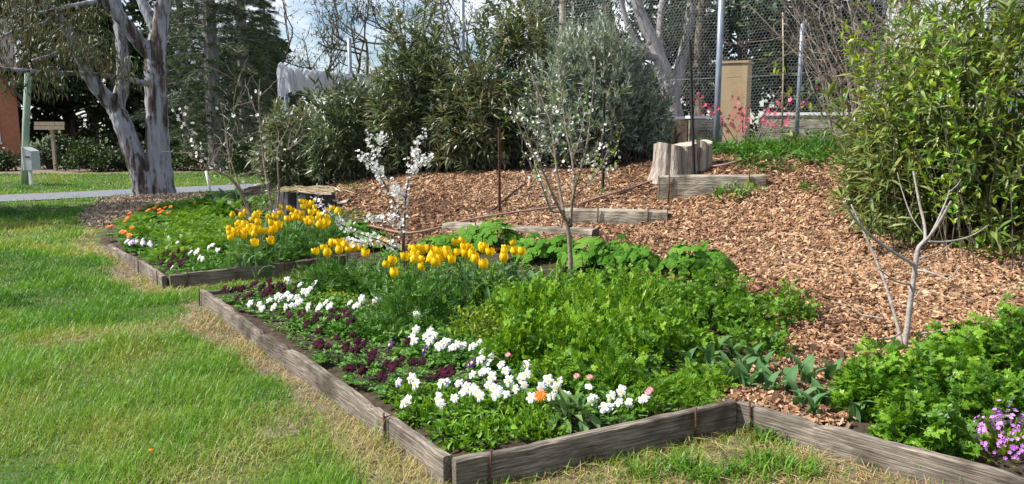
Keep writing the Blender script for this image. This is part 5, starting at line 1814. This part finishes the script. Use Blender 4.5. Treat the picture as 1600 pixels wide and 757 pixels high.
def wires(E0, E1, r):
    d = nrm(E1 - E0)
    u = nrm(np.cross(d, A([.3, 1, .2]))); w = np.cross(d, u)
    V = np.stack([q + r * (math.cos(a) * u + math.sin(a) * w) for q in (E0, E1) for a in (0, 2.094, 4.189)], 1)
    T0 = A([(0, 1, 3), (1, 4, 3), (1, 2, 4), (2, 5, 4), (2, 0, 5), (0, 3, 5)])
    T = T0[None] + (np.arange(len(E0)) * 6)[:, None, None]
    return V.reshape(-1, 3), T.reshape(-1, 3)


V, T = wires(E0, E1, .00115)
o = obj('netting', mesh('netting', V - A([FA[0], FA[1], fz0]), T, M['wire']), t)
o['kind'] = 'stuff'
def fence_post(px, ptop, pbot, d, r, m, nm='post', cap=False):
    a, b_ = P(px, pbot, d), P(px, ptop, d)
    b_[0] = a[0]
    a = a + A([0, 0, -.1])
    g = Geo().add(*tube([a, (a + b_) / 2, b_], r, 10))
    o = obj(nm, g.build(nm, M[m], (FA[0], FA[1], fz0), smooth=True), t)
    return o


fence_post(1118, -40, 243, 12.45, .048, 'galv')
fence_post(1245, 38, 205, 12.2, .032, 'galv')
fence_post(878, -40, 150, 13.55, .06, 'sleeper')
g = Geo().add(*tube([fpt(A(s), fz0 + 1.5 + .35 * s + .02 * math.sin(s * 9)) for s in np.linspace(0, 1, 20)], .004, 5))
obj('strain_wire', g.build('strain_wire', M['wire'], (FA[0], FA[1], fz0)), t)

# loose stakes standing on the slope
def picket(px, ptop, pbot, d, m, label, px2=None, r=.016):
    a, b_ = P(px, pbot, d), P(px2 or px, ptop, d)
    t = thing('steel_picket', label, 'stake', a, 'steel pickets on the slope')
    g = Geo()
    H = np.linalg.norm(b_ - a)
    L = (b_ - a)
    w, th = r * 1.3, r * .35
    for ang in (0, 2.094, 4.189):
        u = A([math.cos(ang), math.sin(ang), 0]); v = A([-math.sin(ang), math.cos(ang), 0]) * th
        V = [v * s + q for q in (A([0, 0, -.15]), L) for s in (-1, 1)] + [u * w + v * s + q for q in (A([0, 0, -.15]), L) for s in (-1, 1)]
        g.add(V, [(0, 4, 2), (4, 6, 2), (1, 3, 5), (5, 3, 7), (4, 5, 6), (5, 7, 6), (2, 6, 3), (3, 6, 7)], .5)
    obj('shaft', g.build('shaft', M[m]), t)
    return t


picket(1085, 62, 258, 10.65, 'blacksteel', 'tall black steel stake in front of the netting by the stump', 1078)
picket(942, 146, 290, 10.9, 'blacksteel', 'black steel stake left of the stump before the grey bush', 944, .017)
picket(780, 200, 337, 10.3, 'rust', 'rusty brown stake behind the right end of the tulips', 780)
pts = [P(1150, 190, 12.2), P(1158, 60, 12.2)]
p0 = P(1222, 195, 12.2)
g = Geo().add(*tube([p0, P(1224, 110, 12.2), P(1223, 20, 12.2)], [.014, .012, .010], 7))
setp(obj('bamboo_stake', g.build('bamboo_stake', M['straw'], p0, smooth=True), None, p0), 'thin bamboo stake tied at the netting left of galvanised post', 'stake')

# ---------------------------------------------------------------- allotment behind the fence
def box_thing(name, label, cat, x0, x1, y0, y1, z0, z1, m, part='panel', group=None):
    t = thing(name, label, cat, ((x0 + x1) / 2, (y0 + y1) / 2, z0), group)
    g = Geo(); boxgeo(g, x0, x1, y0, y1, z0, z1)
    obj(part, g.build(part, M[m], ((x0 + x1) / 2, (y0 + y1) / 2, z0)), t)
    return t


a, c = P(1126, 215, 17), P(1178, 99, 17)
t = box_thing('water_tank_screen', 'beige upright block behind the wire netting', 'screen', a[0], c[0], 17, 17.6, 1.1, c[2], 'beige')
t.rotation_euler = (0, 0, -.45)
g = Geo(); boxgeo(g, a[0] - .03, c[0] + .03, 16.97, 17.63, c[2] + .002, c[2] + .05)
obj('coping', g.build('coping', M['beige'], ((a[0] + c[0]) / 2, 17.3, 1.1)), t)
def raised_bed(pa, pb, d0, d1, hpx, label):
    """long box of pale corrugated boards; each board a part"""
    a, b_ = P(*pa, d0), P(*pb, d1)
    t = thing('raised_bed', label, 'raised bed', (a[0], a[1], 1.1), 'pale raised beds behind the fence')
    L = np.linalg.norm((b_ - a)[:2]); ang = math.atan2(b_[1] - a[1], b_[0] - a[0])
    t.rotation_euler = (0, 0, ang)
    H = max(a[2], b_[2]) - 1.1
    for r_ in range(3):
        g = Geo(); boxgeo(g, 0, L, 0, .04, H / 3 * r_ + .004, H / 3 * (r_ + 1) - .004)
        obj('plank', g.build('plank', M['sleeper']), t)
    g = Geo(); boxgeo(g, -.02, L + .02, .042, .95, 0, H - .03); obj('soil_fill', g.build('soil_fill', M['soil']), t)
    g = Geo(); boxgeo(g, -.03, L + .03, -.03, .09, H + .003, H + .05); obj('rim', g.build('rim', M['white']), t)
    g = Geo(); boxgeo(g, -.03, L + .03, .88, 1.0, H + .003, H + .05); obj('rim', g.build('rim', M['white']), t)


raised_bed((1190, 197), (1330, 180), 14.6, 14.2, 0, 'pale rimmed raised bed behind the netting right of quince')
raised_bed((1078, 192), (1130, 186), 14.2, 14.6, 0, 'pale rimmed raised bed behind the netting left of galvanised post')
a = P(1395, 250, 13)
box_thing('garden_shed', 'dark grey garden shed wall behind the twiggy shrub', 'shed', P(1400, 200, 15.5)[0], P(1440, 200, 15.5)[0], 15.5, 17, 1.1, 2.3, 'grey', 'wall')
# pale building at the top right behind the oleander
x0, x1 = P(1545, 0, 17)[0], P(1800, 0, 17)[0]
t = box_thing('pale_building', 'pale grey building wall behind the top of right oleander', 'building', x0, x1, 17, 24, 1.1, 5.6, 'grey', 'wall')
g = Geo(); boxgeo(g, x0 - .3, x1 + .3, 16.6, 24.3, 5.61, 5.75); obj('roof', g.build('roof', M['grey'], ((x0 + x1) / 2, 20.5, 1.1)), t)

# low shed roof and frames behind the hedge, with the white net rolled over a rail
a, c = P(555, 128, 22), P(760, 108, 22)
t = box_thing('garden_shed', 'long low grey roofed shed behind the oleander hedge', 'shed', a[0], c[0] + 2.2, 22, 25, .9, 2.75, 'grey', 'wall')
g = Geo()
boxgeo(g, a[0] - .2, c[0] + 2.4, 21.7, 25.3, 2.76, 2.9)
obj('roof', g.build('roof', M['galv'], ((a[0] + c[0] + 2.2) / 2, 23.5, .9)), t)
r0, r1 = P(447, 150, 18), P(447, 118, 18)
t = thing('net_frame', 'steel frame carrying the rolled white net', 'frame', (r0[0], 18, .5))
g = Geo().add(*tube([(r0[0], 18, .3), (r0[0], 18, r1[2])], .05, 8)); obj('post', g.build('post', M['galv'], (r0[0], 18, .5), smooth=True), t)
e1 = P(565, 122, 18.4)
g = Geo().add(*tube([(e1[0], 18.4, .3), e1], .05, 8)); obj('post', g.build('post', M['galv'], (r0[0], 18, .5), smooth=True), t)
g = Geo().add(*tube([r1 + A([0, 0, .03]), e1 + A([0, 0, .03])], .03, 8)); obj('rail', g.build('rail', M['galv'], (r0[0], 18, .5), smooth=True), t)
pts = smooth_path([P(438, 112, 17.9), P(450, 108, 17.95), P(470, 111, 18), P(500, 114, 18.1), P(530, 117, 18.2), P(560, 119, 18.3), P(590, 121, 18.4)], 8)
ns, nv = len(pts), 17
V, T = [], []
for i, q in enumerate(pts):
    f = i / (ns - 1)
    fr = (.46 - .05 * math.sin(i * .9)) * (1 - f) ** .8 + .16           # front hang
    bk = .3
    bulge = .16 * math.exp(-(f / .10) ** 2) + .045
    for j in range(nv):
        v = -1 + 2 * j / (nv - 1)
        wr = .035 * math.sin(i * 1.3 + v * 4) + .022 * math.sin(i * 2.9 - v * 9) + .015 * math.sin(v * 17 + i * .7)
        if v < 0:
            V.append(q + A([.05 * v * math.sin(i * .5), -bulge * math.sin(min(1, -v * 2.2) * math.pi / 2) - .05 * (-v) + wr, bulge * (1 - abs(v)) + fr * (v * -v) * 1.0]))
        else:
            V.append(q + A([0, bulge * math.sin(min(1, v * 2.2) * math.pi / 2) + .05 * v + wr, bulge * (1 - abs(v)) - bk * v * v]))
for i in range(ns - 1):
    for j in range(nv - 1):
        p = i * nv + j
        T += [(p, p + 1, p + nv + 1), (p, p + nv + 1, p + nv)]
g = Geo().add(V, T)
setp(obj('white_net', g.build('white_net', M['netcloth'], pts[0], smooth=True), None, pts[0]), 'bunched white netting rolled over a rail behind the hedge', 'net')
for px, pt, pb, d, lab in ((547, 60, 112, 21, 'slim grey pole left of the shed roof'), (723, -30, 100, 18, 'tall grey pole above the hedge')):
    a = P(px, pb, d); bb = P(px, pt, d)
    g = Geo().add(*tube([(a[0], d, .8), (a[0], d, bb[2])], .055, 8))
    setp(obj('steel_pole', g.build('steel_pole', M['galv'], (a[0], d, .8), smooth=True), None, (a[0], d, .8)), lab, 'pole', 'poles behind the hedge')

# ---------------------------------------------------------------- left background: post, letterbox, sign, house
a = P(37, 288, 22.0); a[2] = 0
t = thing('timber_post', 'greenish timber post at the far side of the path', 'post', a)
top = P(44, 112, 22.0)
g = Geo().add(*tube([a + A([0, 0, -.2]), (a + top) / 2, top], [.095, .092, .085], 12))
obj('shaft', g.build('shaft', M['post'], a, smooth=True), t)
a = P(48, 287, 21.7); a[2] = 0
t = thing('letterbox', 'white and grey letterbox on a white post', 'letterbox', a)
g = Geo(); boxgeo(g, -.02, .05, -.04, .04, -.1, .436); obj('post', g.build('post', M['white']), t)
z0, z1 = .44, 1.02
V = [(-.02, -.2, z0), (.20, -.2, z0), (.20, .2, z0), (-.02, .2, z0), (-.02, -.2, z1 + .05), (.20, -.2, z1 - .06), (.20, .2, z1 - .06), (-.02, .2, z1 + .05)]
g = Geo().add(V, [(0, 2, 1), (0, 3, 2), (4, 5, 6), (4, 6, 7), (0, 1, 5), (0, 5, 4), (1, 2, 6), (1, 6, 5), (2, 3, 7), (2, 7, 6), (3, 0, 4), (3, 4, 7)])
obj('box', g.build('box', M['grey']), t)
g = Geo(); boxgeo(g, -.05, -.025, -.21, .21, z0 - .01, z1 + .06); obj('front_plate', g.build('front_plate', M['white']), t)
g = Geo(); boxgeo(g, .03, .17, -.208, -.202, z0 + .34, z0 + .38); obj('slot', g.build('slot', M['blacksteel']), t)
a = P(84, 232, 28.5); a[2] = 0
t = thing('sign_board', 'timber sign of two boards on a post among dark trees', 'sign', a)
g = Geo(); boxgeo(g, -.05, .05, -.05, .05, -.1, 1.53); obj('post', g.build('post', M['signwood']), t)
for q, (z, x0, x1) in enumerate(((1.53, -.60, .50), (1.68, -.58, .16), (1.68, .18, .52))):
    g = Geo(); boxgeo(g, x0, x1, -.10, -.065, z, z + .135); obj('board', g.build('board', M['signwood']), t)
a = P(322, 268, 19.4); b0 = P(330, 298, 19.4); b0[2] = 0
g = Geo().add(*tube([b0 + A([0, 0, -.1]), a], .035, 8))
setp(obj('white_peg', g.build('white_peg', M['white'], b0, smooth=True), None, b0), 'leaning white peg beside the path right of gum trunk', 'peg')
# brick house
hx = P(34, 240, 34)[0]
t = thing('brick_house', 'red brick house at the left edge behind the path', 'house', (hx, 34, 0), None, .56)
g = Geo()
zt = P(20, 150, 34)[2]; zr = P(5, 105, 34)[2]
V = [(0, 0, 0), (-9, 0, 0), (-9, 0, zr), (-.45, 0, zr), (-.45, 0, zt + .9), (0, 0, zt)]
V = V + [(x, y + 7, z) for x, y, z in V]
g.add(V, [(0, 5, 4), (0, 4, 1), (4, 3, 1), (3, 2, 1), (0, 6, 11), (0, 11, 5), (5, 11, 10), (5, 10, 4), (4, 10, 9), (4, 9, 3), (3, 9, 8), (3, 8, 2)])
obj('wall', g.build('wall', M['brick']), t)
g = Geo()
s = P(47, 172, 34)[0] - hx
V = [(-.5, -.35, zt + .95), (.45, -.35, zt - .45), (.45, 7.4, zt - .45), (-.5, 7.4, zt + .95)]
V += [(x - .02, y, z - .14) for x, y, z in V]
g.add(V, [(0, 1, 2), (0, 2, 3), (4, 6, 5), (4, 7, 6), (0, 4, 5), (0, 5, 1), (1, 5, 6), (1, 6, 2), (3, 2, 6), (3, 6, 7), (0, 3, 7), (0, 7, 4)])
V = [(.1, -.45, zr - .05), (-9.2, -.45, zr - .05), (-9.2, 3.5, zr + 2.4), (.1, 3.5, zr + 2.4), (-9.2, 7.4, zr - .05), (.1, 7.4, zr - .05)]
V += [(x, y, z - .16) for x, y, z in V]
g.add(V, [(0, 1, 2), (0, 2, 3), (3, 2, 4), (3, 4, 5), (6, 8, 7), (6, 9, 8), (9, 10, 8), (9, 11, 10), (0, 6, 7), (0, 7, 1), (0, 3, 9), (0, 9, 6), (3, 5, 11), (3, 11, 9)])
obj('roof', g.build('roof', M['roof']), t)
wz0, wz1 = P(0, 222, 34)[2], P(0, 175, 34)[2]
w = obj('window', Geo().add(*(lambda g: (np.concatenate(g.v), np.concatenate(g.t)))(boxgeo(Geo(), -2.1, -.78, -.02, .05, wz0, wz1))).build('window', M['glass']), t)
for x0, x1, z0, z1 in ((-.80, -.72, wz0, wz1), (-2.16, -2.08, wz0, wz1), (-1.5, -1.44, wz0, wz1)):
    g = Geo(); boxgeo(g, x0, x1, -.06, -.021, z0, z1); obj('frame', g.build('frame', M['white']), w)
g = Geo(); boxgeo(g, -2.2, -.68, -.12, .02, wz0 - .1, wz0 - .01); obj('sill', g.build('sill', M['white']), w)

# ---------------------------------------------------------------- trees
def leafball(centers, radii, n, size, tpl, rng, droop=0.0, flatz=.75):
    c = rng.integers(0, len(centers), n)
    d = nrm(rng.standard_normal((n, 3))) * (rng.random(n) ** .5)[:, None]
    pos = A(centers)[c] + d * A(radii)[c][:, None] * A([1, 1, flatz])
    D = nrm(d * .6 + rng.standard_normal((n, 3)) * .6 + A([0, 0, -droop]))
    return scatter(tpl, pos, frames(D, None, rng.normal(0, .8, n)), size * rng.uniform(.6, 1.3, n), rng.random(n))


def bush(name, label, cat, loc, rx, ry, h, n, size, m, seed, tpl=OVA, group=None, stem=True):
    g = np.random.default_rng(seed)
    t = thing(name, label, cat, loc, group)
    k = 26
    C, R = [], []
    for i in range(k):
        a = g.uniform(0, 6.28); f = math.sqrt(g.random())
        z = h * g.uniform(.12, .85) * (1 - .35 * f)
        C.append((rx * f * math.cos(a) * .85, ry * f * math.sin(a) * .85, z)); R.append(g.uniform(.16, .30) * min(2 * rx, h) + .05)
    V, T, r = leafball(C, R, n, size, tpl, g)
    V[:, 2] = np.maximum(V[:, 2], .02)
    o = obj('foliage', mesh('foliage', V, T, M[m], r), t); o['kind'] = 'stuff'
    G = Geo()
    for c in C[:14]:
        G.add(*tube([(c[0] * .15, c[1] * .15, -.1), (c[0] * .5, c[1] * .5, c[2] * .6), c], [.03, .02, .008], 5, False))
    obj('stems', G.build('stems', M['bark']), t)
    return t


def flat(px, d): return (P(px, 300, d)[0], d, 0.0)
bush('garden_shrub', 'rounded green shrub left of the gum trunks beyond the path', 'shrub', flat(160, 28.4), 1.35, .9, 1.25, 2600, .13, 'hedge', 1, group='shrubs beyond the path')
bush('garden_shrub', 'dark shrub behind the letterbox', 'shrub', flat(85, 30), 1.0, .9, 1.55, 2200, .13, 'dark', 2, group='shrubs beyond the path')
bush('garden_shrub', 'small dark shrub at the left edge before the brick house', 'shrub', flat(2, 28.5), .6, .6, 1.1, 1300, .12, 'hedge', 3, group='shrubs beyond the path')
bush('garden_shrub', 'broad low shrub between letterbox and rounded shrub', 'shrub', flat(118, 30.5), 1.2, .9, 1.6, 2400, .13, 'hedge', 4, group='shrubs beyond the path')
bush('garden_shrub', 'dark shrub right of the gum trunks', 'shrub', flat(295, 29), 1.1, .9, 1.15, 2000, .12, 'hedge', 5, group='shrubs beyond the path')
bush('garden_shrub', 'shrub just behind the gum trunks', 'shrub', flat(218, 29.5), 1.0, .9, 1.35, 2000, .12, 'dark', 6, group='shrubs beyond the path')
bush('garden_shrub', 'shrub behind the left stump and bare sapling', 'shrub', flat(405, 26), 1.2, .9, 1.7, 2200, .13, 'hedge', 7, group='shrubs beyond the path')
bush('garden_shrub', 'shrub at the foot of the grey conifer trunk', 'shrub', flat(360, 29.5), 1.1, .9, 1.3, 1800, .13, 'dark', 8, group='shrubs beyond the path')


def dark_tree(label, px, d, H, R, n, size, m, seed, z0=0.0, lo=.12, group='dark evergreen trees in the background', bark='bark'):
    g = np.random.default_rng(seed)
    x = P(px, 300, d)[0]
    t = thing('evergreen_tree', label, 'tree', (x, d, z0), group)
    G = Geo()
    tr = smooth_path([(0, 0, -.3), (.1, .1, H * .3), (-.1, 0, H * .6), (.05, .1, H * .92)], 3)
    G.add(*tube(tr, np.linspace(.035 * H, .008 * H, len(tr)), 8))
    C, Rr = [], []
    for i in range(44):
        f = lo + (.98 - lo) * g.random()
        a = g.uniform(0, 6.28)
        q = R * (math.sin(math.pi * min(1, .18 + .8 * f)) ** .7) * g.uniform(.35, 1)
        c = A([q * math.cos(a), q * math.sin(a), H * f])
        C.append(c); Rr.append(R * g.uniform(.2, .36))
        G.add(*tube([(0, 0, H * f * .8), c * A([.5, .5, .95]), c], [.009 * H, .006 * H, .003 * H], 5, False))
    obj('trunk', G.build('trunk', M[bark]), t)
    V, T, r = leafball(C, Rr, n, size, OVA, g)
    o = obj('crown', mesh('crown', V, T, M[m], r), t); o['kind'] = 'stuff'
    return t


dark_tree('evergreen outside the left edge shading the lawn', -470, 13.2, 9.5, 2.3, 3500, .26, 'dark', 30, 0, .35)
dark_tree('dark evergreen behind the sign at left', 112, 40, 9.5, 3.4, 6500, .34, 'dark', 1)
dark_tree('dark evergreen behind the gum trunks', 190, 38, 10, 3.4, 6500, .34, 'dark', 2)
dark_tree('dark evergreen over the brick house edge', 30, 50, 15, 4.0, 6000, .40, 'dark', 3, lo=.3)
dark_tree('dark evergreen between gum and conifers', 265, 40, 5.5, 2.6, 5500, .34, 'dark', 4)
dark_tree('dark evergreen right of the conifers', 405, 40, 6.5, 2.8, 5500, .34, 'dark', 5)
dark_tree('dark evergreen left of the gum far behind', 150, 44, 10.5, 3.2, 5500, .36, 'dark', 9)
dark_tree('shadowy tree behind netting right of galvanised post', 1235, 23, 7.5, 2.3, 6500, .26, 'dark', 6, 1.2, .08)
dark_tree('shadowy tree behind the twiggy shrub at right', 1345, 24, 7.5, 2.5, 6500, .26, 'dark', 7, 1.2, .08)
dark_tree('shadowy tree behind the right oleander', 1450, 22, 7.5, 2.3, 6000, .26, 'dark', 8, 1.2, .1)
dark_tree('dark tree low behind the beige screen', 1150, 27, 6.5, 2.6, 6500, .28, 'dark', 15, 1.2, .04)
dark_tree('dark tree behind netting right of grey bush', 1030, 30, 6.0, 2.4, 4200, .28, 'dark', 16, 1.2, .04)
dark_tree('dark tree far behind the tall oleander', 900, 34, 6.0, 2.6, 4200, .30, 'dark', 17, 1.2, .04)
dark_tree('dark tree far right behind the pale building', 1560, 28, 8.5, 3.0, 4500, .32, 'dark', 18, 1.2, .05)
dark_tree('dark tree far behind between right trees', 1290, 30, 8.0, 2.8, 6000, .30, 'dark', 19, 1.2, .05)
dark_tree('dark tree far behind at right of the twiggy shrub', 1400, 30, 8.0, 2.8, 6000, .30, 'dark', 20, 1.2, .05)
dark_tree('dull grey green tree behind the grey bush', 850, 32, 9.5, 2.8, 2600, .26, 'fargum', 10, 1.1, .35)
dark_tree('dull tree behind the leaning gum limbs', 1085, 32, 8.5, 2.6, 2600, .28, 'dark', 11, 1.1, .2)


# conifers with drooping boughs
def conifer_crown(H, R, seed, nb=130, lo=.06):
    g = np.random.default_rng(seed)
    G = Geo()
    G.add(*tube([(0, 0, -.3), (.05, 0, H * .4), (0, .05, H * .75), (0, 0, H)], [.022 * H, .018 * H, .010 * H, .002 * H], 8))
    Ps, Ds = [], []
    for i in range(nb):
        f = lo + (.97 - lo) * (i + g.random()) / nb
        a = i * 2.399 + g.uniform(-.4, .4)
        L = R * (1 - f) ** .75 * g.uniform(.55, 1.1) + .15
        ts = np.linspace(0, 1, 6)
        pts = np.stack([math.cos(a) * L * ts, math.sin(a) * L * ts, H * f + L * (.22 * ts - .38 * ts ** 2)], 1)
        G.add(*tube(pts, np.linspace(.03, .006, 6), 4, False))
        k = int(34 + 60 * L / R)
        t_ = g.uniform(.12, 1, k) * 4.999
        j = t_.astype(int)
        p = pts[j] * (1 - t_ + j)[:, None] + pts[j + 1] * (t_ - j)[:, None]
        s = A([-math.sin(a), math.cos(a), 0])
        w = g.uniform(-1, 1, k) * .32 * L * (1 - t_ / 6)
        p = p + w[:, None] * s + A([0, 0, -.12])* np.abs(w)[:, None] + .05 * g.standard_normal((k, 3))
        Ps.append(p)
        Ds.append(nrm(A([math.cos(a), math.sin(a), -.35]) + np.sign(w)[:, None] * s * .7 + .3 * g.standard_normal((k, 3))))
    Ps, Ds = np.concatenate(Ps), np.concatenate(Ds)
    tpl = t_star(11, .055)
    V, T, r = scatter(tpl, Ps, frames(Ds), R * .085 * g.uniform(.7, 1.3, len(Ps)))
    return G.build('trunk', M['palebark']), mesh('crown', V, T, M['conifer'], r)


CON = [conifer_crown(14, 3.1, 1, 110), conifer_crown(13, 2.7, 2, 110)]
for lab, px, d, z, s, k in (('large conifer with grey trunk right of the gum', 340, 29, 0, 1.0, 0), ('slim conifer beside the white net', 390, 33, 0, 1.0, 1), ('conifer behind the two grey trunks', 300, 36, 0, .85, 1), ('conifer farthest right of its group', 425, 37, 0, .62, 0)):
    x = P(px, 300, d)[0]
    t = thing('conifer', lab, 'conifer', (x, d, z), 'conifers right of the gum', k * 2.1, (s, s, s))
    obj('trunk', CON[k][0], t); c = obj('crown', CON[k][1], t); c['kind'] = 'stuff'


# branching deciduous or gum trees
def grow(G, p, d, L, r, depth, g, ends, up=.1, wig=.25, fork=2):
    n = 5
    pts = [p]
    for i in range(n):
        d = nrm(d + wig * .5 * g.standard_normal(3) + A([0, 0, up]))
        pts.append(pts[-1] + d * L / n)
    pts = A(pts)
    G.add(*tube(pts, np.linspace(r, r * .62, n + 1), 7 if depth > 2 else 5, False))
    if depth <= 0:
        ends.append(pts[-1]); ends.append(pts[2]); return
    for k in range(fork + (g.random() < .4)):
        nd_ = nrm(d + .75 * g.standard_normal(3))
        i = g.integers(3, n + 1)
        grow(G, pts[i], nd_, L * g.uniform(.62, .82), r * .58, depth - 1, g, ends, up, wig, fork)


def bare_tree(label, px, d, z0, H, r, seed, m='bark', leaf=None, nl=0, size=.2, depth=4, lean=(0, 0), group='sparse trees against the sky', up=.12, tpl=None, spread=.5, droop=.3):
    g = np.random.default_rng(seed)
    x = P(px, 300, d)[0]
    t = thing('sparse_tree', label, 'tree', (x, d, z0), group)
    G = Geo(); ends = []
    grow(G, A([0, 0, -.3]), nrm(A([lean[0], lean[1], 1])), H * .36, r, depth, g, ends, up)
    obj('trunk', G.build('trunk', M[m], smooth=True), t)
    if leaf:
        V, T, rr = leafball(ends, [spread] * len(ends), nl, size, tpl or OL, g, droop)
        o = obj('crown', mesh('crown', V, T, M[leaf], rr), t); o['kind'] = 'stuff'
    return t


bare_tree('thin sparse tree above the white net', 440, 40, 0, 10, .16, 41, 'bark', 'sparse', 900, .22, 4)
bare_tree('slender leaning tree right of the white net', 575, 38, .8, 9.5, .15, 42, 'bark', 'sparse', 1100, .22, 4, (-.25, 0))
bare_tree('dark branched tree above the middle of the hedge', 665, 34, .9, 9.5, .17, 43, 'bark', 'fargum', 1700, .24, 4, (.05, 0))
bare_tree('sparse tree above the tallest oleander', 740, 36, .9, 9.0, .15, 44, 'bark', 'sparse', 1300, .24, 4)
bare_tree('small leafless tree behind the shed roof', 510, 44, .8, 6.5, .12, 45, 'bark', 'sparse', 500, .22, 4)
bare_tree('small leafless tree behind shed right end', 620, 46, .8, 7.5, .12, 48, 'bark', 'sparse', 700, .22, 4)
# gums with leaning limbs behind the netting
def gum_limbs(label, loc, d0, paths, leaf_pts, seed, m='palebark', nl=2600, size=.24, leafm='fargum', rad=.8):
    t = thing('gum_tree', label, 'tree', loc, 'gum trees')
    G, pp = limbs(paths, d0, 9)
    obj('trunk', G.build('trunk', M[m], loc, smooth=True), t)
    g = np.random.default_rng(seed)
    C = A([P(*q) for q in leaf_pts])
    V, T, r = leafball(C, [rad] * len(C), nl, size, OL, g, .9)
    o = obj('crown', mesh('crown', V - A(loc), T, M[leafm], r), t); o['kind'] = 'stuff'
    return t


loc = gl(1050, 22)
gum_limbs('leaning pale limbed gum behind netting above the stump', loc, 22, [
    [(1058, 230, 0, .3), (1052, 170, 0, .26), (1040, 120, 0, .23), (1022, 70, 0, .19), (1000, 20, 0, .16), (985, -40, 0, .13)],
    [(1050, 165, 0, .2), (1062, 110, .3, .17), (1075, 50, .5, .15), (1085, -40, .6, .12)],
    [(1030, 90, 0, .13), (1010, 85, -.3, .10), (985, 50, -.5, .08), (965, -20, -.6, .06)],
    [(1038, 115, 0, .12), (1030, 60, .4, .1), (1035, 0, .6, .08)],
], [(1030, -40, 22), (980, -20, 22), (960, 20, 22), (1080, 0, 22), (1070, 50, 22), (1000, 90, 22.5), (1095, 90, 22.5), (1050, 30, 23), (1010, -60, 22), (990, 130, 23), (1085, 130, 23)], 3, nl=2200)
loc = gl(1075, 26)
gum_limbs('thin gum stem behind the black stake', loc, 26, [[(1090, 240, 0, .22), (1095, 160, 0, .19), (1092, 80, 0, .16), (1100, -20, 0, .13)], [(1010, 240, 0, .25), (1000, 150, 0, .21), (965, 70, .3, .17), (940, -20, .4, .14)]],
          [(1100, -30, 26), (940, -20, 26), (930, 20, 26.5), (1110, 40, 26.5), (900, 10, 27), (890, -30, 27), (920, 60, 27), (860, 20, 27)], 4, 'bark', 1900, .26, 'dark', 1.1)

# the big gum by the path
loc = A([P(243, 303, 18.6)[0], 18.6, 0.0])
BIG = [
    [(250, 318, 0, .42), (252, 300, 0, .36), (247, 240, 0, .30), (245, 180, 0, .28), (243, 120, 0, .27), (243, 88, 0, .25), (250, 40, .1, .20), (258, -20, .2, .17), (268, -120, .4, .12), (280, -260, .6, .07)],
    [(226, 318, -.2, .36), (226, 296, -.2, .30), (212, 250, -.2, .25), (190, 190, -.2, .23), (176, 165, -.2, .21), (140, 121, -.4, .16), (117, 67, -.6, .14), (90, 27, -.8, .12), (50, -10, -1, .10), (0, -70, -1.2, .08), (-60, -150, -1.5, .05)],
    [(182, 172, -.2, .18), (192, 126, 0, .17), (191, 67, .1, .16), (180, 0, .2, .14), (165, -90, .3, .10), (160, -200, .4, .05)],
    [(243, 92, 0, .21), (222, 72, -.1, .18), (198, 40, -.3, .17), (166, 0, -.5, .15), (120, -60, -.8, .11), (80, -160, -1, .06)],
    [(247, 55, .05, .15), (235, 30, .1, .14), (218, -10, .2, .12), (205, -90, .4, .08)],
    [(232, 132, -.3, .075), (190, 122, -.8, .065), (135, 116, -1.2, .055), (70, 113, -1.6, .05), (13, 108, -2.0, .04), (-60, 100, -2.2, .03)],
    [(90, 27, -.8, .07), (60, 40, -1.2, .05), (20, 50, -1.6, .035), (-20, 70, -2, .02)],
    [(117, 67, -.6, .06), (85, 85, -1, .045), (50, 95, -1.4, .03)],
    [(166, 0, -.5, .08), (110, 10, -1, .05), (60, 20, -1.6, .03), (25, 10, -1.9, .02)],
]
t = thing('gum_tree', 'large two trunked gum with peeling pale bark beside the path', 'tree', loc, 'gum trees')
BIG = [[(x_, y_, o_, r_ * .9) for x_, y_, o_, r_ in pth] for pth in BIG]
G, pp = limbs(BIG, 18.6, 16, 6)
obj('trunk', G.build('trunk', M['gum'], loc, smooth=True), t)
g = np.random.default_rng(77)
lp = [(10, 10), (40, 0), (70, -10), (20, 40), (55, 45), (90, 50), (120, 30), (130, 70), (100, 85), (60, 85), (20, 85), (40, 105), (90, 110), (150, 95), (160, 60), (145, 20), (0, 60), (-30, 30), (-20, 90), (15, 125), (70, 130), (110, 75), (170, 100), (200, 112), (-40, 60), (80, 20)]
C = A([P(x, y, 17.2 + g.uniform(-.8, .8)) for x, y in lp])
V, T, r = leafball(C, [.5] * len(C), 3400, .17, t_lance(.17, .25), g, 1.5)
Cu = A([P(x, y, 18.4 + g.uniform(-2.5, 2.5)) for x, y in [(g.uniform(-120, 330), g.uniform(-420, -60)) for _ in range(46)]])
V2, T2, r2 = leafball(Cu, [.85] * len(Cu), 5200, .2, t_lance(.2, .25), g, 1.2)
GG = Geo().add(V, T, r).add(V2, T2, r2)
for c in C:                                        # fine twigs carrying the sprays
    q = pp[5] if c[2] < 3.1 else pp[1]
    k_ = np.argmin(np.linalg.norm(q - c, axis=1))
    GG.add(*tube([q[k_], (q[k_] + c) / 2 + A([0, 0, .12]), c], [.018, .012, .005], 4, False), r=.9)
o = obj('crown', GG.build('crown', M['gumleaf'], loc), t); o['kind'] = 'stuff'
